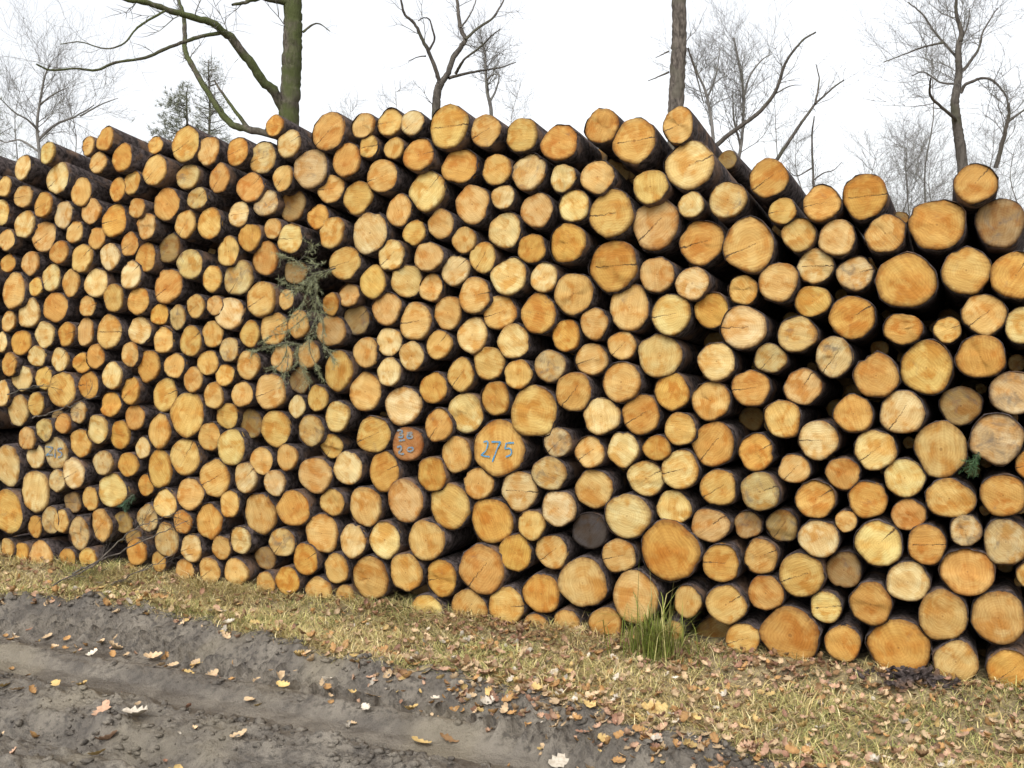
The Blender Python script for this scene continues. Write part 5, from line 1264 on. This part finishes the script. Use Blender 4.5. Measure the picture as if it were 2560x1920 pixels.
def bare_tree(key, label, mat, twigs, seed, group='bare trees behind the pile'):
    rg = random.Random(seed)
    nr = np.random.RandomState(seed)
    limbs = TREES[key]
    base = limbs[0][0][0]
    root = empty('bare_tree', (base[0], base[1], -0.1))
    tag(root, label, 'tree', group)
    off = np.array([base[0], base[1], -0.1])
    tw = MB()
    for i, (pts, r0, r1) in enumerate(limbs):
        pts = [np.array(p) for p in pts]
        if i == 0:
            pts = [np.array([base[0], base[1], -0.12])] + pts
        c = curve(pts, 12 if i == 0 else 5)
        c[1:-1] += nr.normal(0, r0 * (0.025 if i == 0 else 0.08), (len(c) - 2, 3))
        s = np.linspace(0, 1, len(c))
        rad = r0 + (r1 - r0) * s
        if i == 0:
            rad = rad * (1 + 0.35 * np.exp(-np.linspace(0, len(c) * 0.5, len(c))))
        mb = MB()
        mb.add(*tube(c - off, rad * (1 + (0.02 if i == 0 else 0.05) * nr.normal(size=len(c))), 20 if r0 > 0.08 else 8, 0.05, nr))
        mb.build('trunk' if i == 0 else 'branch', mat, root)
        # side twigs
        ln = np.linalg.norm(np.diff(c, axis=0), axis=1).sum()
        cnt = int(twigs[0] * ln) if i else int(twigs[1] * ln)
        for _ in range(cnt):
            k = rg.randint(len(c) // (3 if i else 2), len(c) - 2)
            t = c[k + 1] - c[k]
            t /= np.linalg.norm(t) + 1e-9
            side = rnd_unit(rg)
            side -= t * (side @ t)
            nd = t * 0.5 + side + np.array([0, 0, 0.15])
            L = twigs[2] * rg.uniform(0.4, 1.1)
            grow(tw, rg, c[k] - off, nd / np.linalg.norm(nd), L, max(0.003, min(rad[k] * 0.3, 0.009)), twigs[3])
    if tw.n:
        tag(tw.build('twigs', M_FAR, root), kind='stuff')
    return root


bare_tree('oak_left', 'mossy green oak trunk with a long limb arching to the left', M_OAK, (2.6, 0.3, 0.55, 1), 1)
bare_tree('oak_right', 'straight grey-brown tree trunk rising behind the crest, right of centre', M_OAK2, (2.5, 0.5, 0.5, 1), 2)
bare_tree('fork', 'small forked bare tree with spreading branches, just behind the middle of the crest', M_TWIG, (3.2, 0.3, 0.5, 1), 3)
bare_tree('slim', 'slim upright sapling close to the right of the forked tree', M_FAR, (5, 4, 0.6, 2), 4)
bare_tree('thicket_a', 'upright twiggy sapling between the right trunk and the leaning stems', M_FAR, (6, 5, 0.9, 2), 5)
bare_tree('thicket_b', 'thin sapling leaning close beside the right trunk', M_FAR, (5, 4, 0.7, 2), 6)
bare_tree('lean_a', 'long bare stem sweeping up to the right from the right trunk', M_TWIG, (1.5, 1.6, 0.5, 1), 7)
bare_tree('lean_b', 'bare forked stem slanting right above the right slope of the pile', M_TWIG, (2.5, 2.0, 0.5, 1), 8)
bare_tree('big_right', 'tall dark bare tree with an arching branch at the right end', M_TWIG, (7.5, 3.0, 0.9, 2), 9)
bare_tree('left_bush', 'spindly bare tree with side branches at the left edge', M_FAR, (6, 4, 0.9, 2), 10)

BUSH_LABELS = ['faint twiggy tree far off at the left edge', 'faint twiggy shrub above the left crest', 'faint far twigs right of the slim sapling',
               'faint far shrub right of the mossy trunk', 'faint far tree left of the forked tree', 'hazy shrub behind the right slope of the pile',
               'hazy grey shrub left of the tall right tree', 'hazy grey shrub right of the tall right tree',
               'hazy twiggy crown behind the leaning stems', 'faint crown behind the top of the tall right tree', 'dense grey shrub just over the right slope, leftmost of three', 'dense grey shrub just over the right slope, middle of three',
               'dense grey shrub just over the right slope, rightmost of three', 'dense grey shrub cut by the right edge']
for i, (x, y, z, s) in enumerate(BUSHES):
    rg = random.Random(100 + s)
    nr = np.random.RandomState(100 + s)
    root = empty('twiggy_tree', (x, y, -0.15))
    tag(root, BUSH_LABELS[i], 'tree', 'faint trees farther back')
    n = 9
    c = np.array([[nr.normal(0, 0.05 * k / 3), nr.normal(0, 0.05 * k / 3), (z + 0.15) * k / (n - 1)] for k in range(n)])
    c = curve(c, 3)
    mb = MB()
    mb.add(*tube(c, np.linspace(0.045, 0.004, len(c)), 7))
    mb.build('trunk', M_FAR, root)
    tw = MB()
    spread = 1.5 if i not in (6, 7, 10, 11, 12, 13) else 1.9
    for k in range(int(len(c) * 0.45), len(c) - 1):
        for _ in range(3):
            a = rg.uniform(0, 6.28)
            d = np.array([math.cos(a) * 0.8, math.sin(a) * 0.8, rg.uniform(0.3, 0.9)])
            f = 1 - (k / len(c))
            grow(tw, rg, c[k], d / np.linalg.norm(d), spread * (0.35 + 1.2 * f) * rg.uniform(0.6, 1.1), 0.0055, 2, 3)
    tag(tw.build('twigs', M_FAR, root), kind='stuff')


# ---------------------------------------------------------------- evergreens
def needles(mb, rg_np, centers, dirs, length, width, colr, per):
    n = len(centers) * per
    c = np.repeat(centers, per, 0)
    d = np.repeat(dirs, per, 0) + rg_np.normal(0, 0.75, (n, 3))
    d /= np.linalg.norm(d, axis=1)[:, None]
    s = np.cross(d, rg_np.normal(size=(n, 3)))
    s /= np.linalg.norm(s, axis=1)[:, None]
    L = length * rg_np.uniform(0.6, 1.2, n)[:, None]
    b = c + d * L * 0.05
    v = np.stack([b - s * width, b + s * width, b + d * L + s * width * 0.3, b + d * L - s * width * 0.3], 1).reshape(-1, 3)
    q = np.arange(n * 4).reshape(-1, 4)
    cc = np.repeat(np.array(colr)[None, :] * rg_np.uniform(0.6, 1.35, (n, 1)), 4, 0)
    mb.add(v, q, col=cc)


PINE_LABELS = ['grey-green pine crown above the left crest, left of the mossy trunk', 'pine whose green branch tip enters at the left edge', 'hazy taller pine top behind the pine crown']
for i, (x, y, z) in enumerate(PINES):
    nr = np.random.RandomState(50 + i)
    root = empty('pine_tree', (x, y, -0.15))
    tag(root, PINE_LABELS[i], 'tree', 'pines in the wood behind')
    mb = MB()
    zz = np.linspace(0, z + 0.15, 14)
    mb.add(*tube(np.stack([nr.normal(0, 0.02, 14), nr.normal(0, 0.02, 14), zz], 1), np.linspace(0.13, 0.015, 14), 9))
    mb.build('trunk', M_TWIG, root)
    br, cs, ds = MB(), [], []
    for k in range(110):
        f = nr.uniform(0.0, 1.0) ** 0.8
        h = (z + 0.15) - f * min(z * 0.6, 3.8)
        L = (0.2 + (1.35, 0.9, 0.8)[i] * f ** 0.7) * nr.uniform(0.7, 1.15)
        a = nr.uniform(0, 6.28)
        d = np.array([math.cos(a), math.sin(a), nr.uniform(-0.05, 0.45)])
        pts = np.array([np.array([0, 0, h]) + d * L * t + np.array([0, 0, 0.15 * L * t * t]) for t in np.linspace(0, 1, 6)])
        br.add(*tube(pts, np.linspace(0.016, 0.004, 6), 4))
        for t in np.linspace(0.35, 1, 5):
            for _ in range(4):
                cs.append(np.array([0, 0, h]) + d * L * t + nr.normal(0, 0.10, 3) + np.array([0, 0, 0.15 * L * t * t]))
                ds.append(d * 0.4 + np.array([0, 0, 0.6]))
    br.build('branches', M_TWIG, root)
    mb = MB()
    needles(mb, nr, np.array(cs), np.array(ds), 0.10, 0.0035, (0.155, 0.170, 0.120), (14, 7, 5)[i])  # needle colour lightened to imitate haze over the pines
    tag(mb.build('crown', M_NEEDLE, root), kind='stuff')

# ---------------------------------------------------------------- spruce branch hanging on the pile, sprigs
def spruce(name, lines, label, cat, r0, dens, colr, seed, L=0.022):
    nr = np.random.RandomState(seed)
    base = np.array(lines[0][0])
    root = empty(name, base)
    tag(root, label, cat)
    nd = MB()
    cs, ds = [], []
    for i, l in enumerate(lines):
        c = curve(np.array(l), 6)
        c = c + N[None, :] * (0.03 * np.sin(np.linspace(0, 2.6, len(c)) + i))[:, None]
        mb = MB()
        mb.add(*tube(c - base, np.linspace(r0 * (1 if i == 0 else 0.6), 0.0012, len(c)), 5))
        mb.build('stem', M_TWIG, root)
        seg = np.diff(c, axis=0)
        for k in range(len(seg)):
            ln = np.linalg.norm(seg[k])
            for _ in range(int(ln * dens) + 1):
                t = nr.rand()
                cs.append(c[k] + seg[k] * t - base)
                ds.append(seg[k] / (ln + 1e-9) * 0.9 + np.array([0, 0, -0.15]))
            # short side shoots
            if nr.rand() < 0.75:
                d = seg[k] / (ln + 1e-9) + nr.normal(0, 0.6, 3) + np.array([0, 0, -0.4])
                d /= np.linalg.norm(d)
                sl = nr.uniform(0.03, 0.08)
                for t in np.linspace(0, 1, 8):
                    cs.append(c[k] + d * sl * t - base)
                    ds.append(d)
    needles(nd, nr, np.array(cs), np.array(ds), L, 0.0009, colr, 4)
    tag(nd.build('needles', M_NEEDLE, root), kind='stuff')


spruce('spruce_branch', SPRUCE, 'drooping grey-green spruce branch caught on the front of the pile', 'branch', 0.004, 26, (0.25, 0.27, 0.155), 5, 0.020)
spruce('conifer_sprig', SPRIGS[:1], 'small green sprig stuck low between logs at the left', 'sprig', 0.003, 260, (0.07, 0.13, 0.075), 6)
spruce('conifer_sprig', SPRIGS[1:], 'small green sprig between logs near the right edge', 'sprig', 0.003, 260, (0.06, 0.12, 0.05), 7)

DEAD_LABELS = ['long thin dead branch leaning from the verge onto the lower left logs', 'thin dead branch just below the long leaning one',
               'short dead branch in the grass at the foot of the left logs', 'thin bare twig lying across the logs at the left, mid height',
               'short bare twig near the left edge, mid height']
for i, pts in enumerate(DEAD):
    nr = np.random.RandomState(70 + i)
    c = curve(np.array(pts), 6)
    c[1:-1] += nr.normal(0, 0.004, (len(c) - 2, 3))
    base = c[0].copy()
    if i == 0:
        base[2] = c[0][2]
    root = empty('dead_branch', base)
    tag(root, DEAD_LABELS[i], 'branch', 'dead branches on the pile')
    mb = MB()
    mb.add(*tube(c - base, np.linspace(0.0075 if i < 2 else 0.0045, 0.002, len(c)), 6, 0.1, nr))
    mb.build('stem', M_OAK2, root)
    tw = MB()
    rg = random.Random(i)
    for k in range(4, len(c) - 1, 5):
        t = c[k + 1] - c[k]
        t /= np.linalg.norm(t)
        d = t + rnd_unit(rg) * 0.6
        grow(tw, rg, c[k] - base, d / np.linalg.norm(d), 0.16, 0.002, 1, 3)
    if tw.n:
        tag(tw.build('twigs', M_TWIG, root), kind='stuff')

# ---------------------------------------------------------------- grass and leaf litter of the verge
gr = np.random.RandomState(21)
NB = 125000
bu = gr.uniform(-7.5, 1.6, NB)
bv = -0.10 + gr.rand(NB) ** 0.95 * (edge_v(bu) + 0.13)
dens = fbm(bu * 3.2, bv * 3.2, 3, 31) + 0.6
keep = (gr.rand(NB) < np.clip(dens + 0.25, 0.15, 1)) & ((bv < edge_v(bu) - 0.02) | (gr.rand(NB) < 0.35))
bu, bv = bu[keep], bv[keep]
n = len(bu)
base = Wa(bu, bv, height(bu, bv) - 0.004)
az = gr.uniform(0, 6.28, n)
flat = gr.uniform(0.12, 0.85, n)
L = gr.uniform(0.03, 0.095, n) * (0.75 + 0.5 * np.clip(dens[keep], 0, 1)) * (1 + 0.6 * np.exp(-(bv / 0.1) ** 2))
dirh = np.stack([np.cos(az), np.sin(az), 0 * az], 1)
side = np.stack([-np.sin(az), np.cos(az), 0 * az], 1) * gr.uniform(0.0010, 0.0026, n)[:, None]
mid = base + dirh * (L * 0.5 * (1 - flat * 0.5))[:, None] + np.array([0, 0, 1.0]) * (L * 0.5 * flat)[:, None]
tip = mid + dirh * (L * 0.55)[:, None] + np.array([0, 0, 1.0]) * (L * 0.5 * (flat - 0.42))[:, None]
v = np.stack([base - side, base + side, mid + side * 0.8, mid - side * 0.8, tip], 1).reshape(-1, 3)
k = np.arange(n) * 5
pal = np.array([(0.56, 0.46, 0.21), (0.50, 0.40, 0.17), (0.64, 0.54, 0.31), (0.25, 0.26, 0.09), (0.38, 0.35, 0.13), (0.42, 0.29, 0.15)])
gz = fbm(bu * 1.7, bv * 2.5, 3, 40)
ci = np.where(gz + gr.normal(0, 0.35, n) > 0.45, gr.choice([3, 4], n), gr.choice([0, 1, 2, 5, 0, 4], n))
cc = np.repeat(pal[ci] * gr.uniform(0.7, 1.25, (n, 1)), 5, 0)
mb = MB()
mb.add(v, np.stack([k, k + 1, k + 2, k + 3], 1), np.stack([k + 3, k + 2, k + 4], 1), col=cc)
tag(mb.build('verge_grass', M_GRASS), 'short dry yellowish grass along the foot of the pile', kind='stuff')

# green tuft at the foot of the pile
mb = MB()
n = 330
r_ = np.abs(gr.normal(0, 0.075, n))
a_ = gr.uniform(0, 6.28, n)
cu, cv = TUFT[0] + r_ * np.cos(a_) * 1.3, TUFT[1] + r_ * np.sin(a_) * 0.6 + 0.02
b0 = Wa(cu, cv, height(cu, cv)) - W(TUFT[0], TUFT[1], 0)
L = gr.uniform(0.09, 0.30, n) * (1 + 0.7 * (gr.rand(n) < 0.15))
az = gr.uniform(0, 6.28, n)
lean_ = gr.uniform(0.05, 0.9, n) ** 1.2
dh = np.stack([np.cos(az), np.sin(az), 0 * az], 1) * lean_[:, None]
sd = np.stack([-np.sin(az), np.cos(az), 0 * az], 1) * 0.0026
up = np.array([0, 0, 1.0])
m1 = b0 + dh * (L * 0.35)[:, None] + up * (L * 0.55)[:, None]
t1 = m1 + dh * (L * 0.7)[:, None] + up * (L * (0.45 - 0.5 * lean_))[:, None]
v = np.stack([b0 - sd, b0 + sd, m1 + sd * 0.8, m1 - sd * 0.8, t1], 1).reshape(-1, 3)
k = np.arange(n) * 5
cc = np.repeat(np.array([(0.13, 0.175, 0.03), (0.19, 0.215, 0.045), (0.33, 0.30, 0.12)])[gr.choice([0, 1, 1, 2], n)] * gr.uniform(0.7, 1.2, (n, 1)), 5, 0)
mb.add(v, np.stack([k, k + 1, k + 2, k + 3], 1), np.stack([k + 3, k + 2, k + 4], 1), col=cc)
tf = mb.build('grass_tuft', M_GRASS)
tf.location = W(TUFT[0], TUFT[1], 0)
tag(tf, 'long green grass tuft standing at the foot of the pile', 'grass')

# leaves: lobed oak leaves, slightly curled
LF = []
for s in np.linspace(0, 1, 9):
    LF.append((s, (0.06 + 0.30 * math.sin(math.pi * min(1, s * 0.92 + 0.08)) ** 0.8) * (1.0 if int(s * 8) % 2 else 0.62)))
LF = np.array(LF)


def leaf_verts(rg_np, size, curl):
    c = np.stack([LF[:, 0] - 0.5, 0 * LF[:, 0], 0 * LF[:, 0]], 1)
    c[:, 2] = curl * (c[:, 0] ** 2) * 1.2
    l, r = c.copy(), c.copy()
    l[:, 1] += LF[:, 1]
    r[:, 1] -= LF[:, 1]
    l[:, 2] += curl * LF[:, 1] * rg_np.uniform(0.3, 1.3)
    r[:, 2] += curl * LF[:, 1] * rg_np.uniform(0.3, 1.3)
    v = np.concatenate([c, l, r]) * size
    v += rg_np.normal(0, size * 0.012, v.shape)
    n = len(LF)
    k = np.arange(n - 1)
    q = np.concatenate([np.stack([k, k + 1, k + n + 1, k + n], 1), np.stack([k, k + 2 * n, k + 2 * n + 1, k + 1], 1)])
    return v, q


LEAFC = dict(y=(0.52, 0.37, 0.15), o=(0.42, 0.24, 0.095), p=(0.52, 0.38, 0.23), w=(0.55, 0.49, 0.40), r=(0.31, 0.17, 0.11), k=(0.46, 0.29, 0.19), b=(0.24, 0.14, 0.065))
for i, (u, v_, c, lab) in enumerate(LEAVES):
    lr = np.random.RandomState(900 + i)
    size = {True: 0.10, False: 0.062}[c.isupper()] * lr.uniform(0.85, 1.2)
    ck = c.lower()
    vv, qq = leaf_verts(lr, size, lr.uniform(0.25, 0.9))
    mb = MB()
    mb.add(vv, qq, col=np.array(LEAFC[ck]) * lr.uniform(0.85, 1.12))
    o = mb.build('fallen_leaf', M_LEAF)
    z = float(height(np.array([u]), np.array([v_]))[0])
    # lies on the ground along the camera-facing slope: keep the traced spot at its true height
    o.location = W(u, v_, z + 0.012)
    o.rotation_euler = (lr.uniform(-0.5, 0.5), lr.uniform(-0.4, 0.4), lr.uniform(0, 6.28))
    tag(o, lab, 'leaf', 'fallen leaves on the track and verge')

mb = MB()
lr = np.random.RandomState(77)
NL = 1500
lu = lr.uniform(-7.2, 1.6, NL)
lv = -0.02 + lr.rand(NL) * (edge_v(lu) + 0.10)
extra = lr.uniform(-2.8, 1.6, 1300)
lu = np.concatenate([lu, extra, lr.uniform(-7, 0, 220)])
lv = np.concatenate([lv, 0.05 + lr.rand(1300) * (edge_v(extra) + 0.14), lr.normal(0.86, 0.05, 100), lr.uniform(0.9, 2.6, 120)])
e2 = lr.uniform(-2.3, -0.3, 330)
lu = np.concatenate([lu, e2])
lv = np.concatenate([lv, edge_v(e2) + lr.normal(0.06, 0.10, 330)])
e3 = lr.uniform(-3.2, 1.2, 700)
lu = np.concatenate([lu, e3])
lv = np.concatenate([lv, np.abs(lr.normal(0.0, 0.13, 700))])
lz = height(lu, lv)
for u, v_, z in zip(lu, lv, lz):
    vv, qq = leaf_verts(lr, lr.uniform(0.018, 0.050) * (1.25 if abs(v_ - float(np.interp(u, EU, EV))) < 0.16 else 1.0), lr.uniform(0.3, 1.4))
    a, b_, c_ = lr.normal(0, 0.45), lr.normal(0, 0.45), lr.uniform(0, 6.28)
    Rm = np.array((Matrix.Rotation(c_, 3, 'Z') @ Matrix.Rotation(b_, 3, 'Y') @ Matrix.Rotation(a, 3, 'X')))
    ck = lr.choice(list('yoppppppkkkrboow' if v_ > 0.2 else 'orrbbbkpb'))
    mb.add(vv @ Rm.T + W(u, v_, z + (lr.uniform(0.008, 0.03) if v_ < float(np.interp(u, EU, EV)) else lr.uniform(0.0, 0.012))), qq, col=np.array(LEAFC[ck]) * lr.uniform(0.6, 1.1))
tag(mb.build('leaf_litter', M_LEAF), 'small dead leaves scattered over the verge', kind='stuff')

# dark heap of bark scraps at the foot of the pile, right
root = empty('bark_scraps', W(CLOD[0], CLOD[1], float(height(np.array([CLOD[0]]), np.array([CLOD[1]]))[0])))
tag(root, 'heap of dark bark scraps and soil on the verge at lower right', 'bark heap')
br = np.random.RandomState(8)
for i in range(70):
    a, d = br.uniform(0, 6.28), abs(br.normal(0, 0.085))
    L, w_, h_ = br.uniform(0.03, 0.11), br.uniform(0.015, 0.035), br.uniform(0.006, 0.016)
    v = np.array([[sx * L / 2 * (1 + br.uniform(-0.3, 0.3)), sy * w_ / 2 * (1 + br.uniform(-0.4, 0.4)), sz * h_ / 2] for sx in (-1, 1) for sy in (-1, 1) for sz in (-1, 1)])
    q = [(0, 1, 3, 2), (4, 6, 7, 5), (0, 4, 5, 1), (2, 3, 7, 6), (0, 2, 6, 4), (1, 5, 7, 3)]
    mb = MB()
    mb.add(v, q)
    o = mb.build('bark_piece', M_BARK, root, smooth=False)
    pu = W(CLOD[0] + d * math.cos(a) * 1.5, CLOD[1] + d * math.sin(a) * 0.7, 0) - W(CLOD[0], CLOD[1], 0)
    o.location = (pu[0], pu[1], max(0.01, 0.055 - d * 0.4) * br.uniform(0.5, 1.0) + 0.008)
    o.rotation_euler = (br.normal(0, 0.4), br.normal(0, 0.4), br.uniform(0, 6.28))
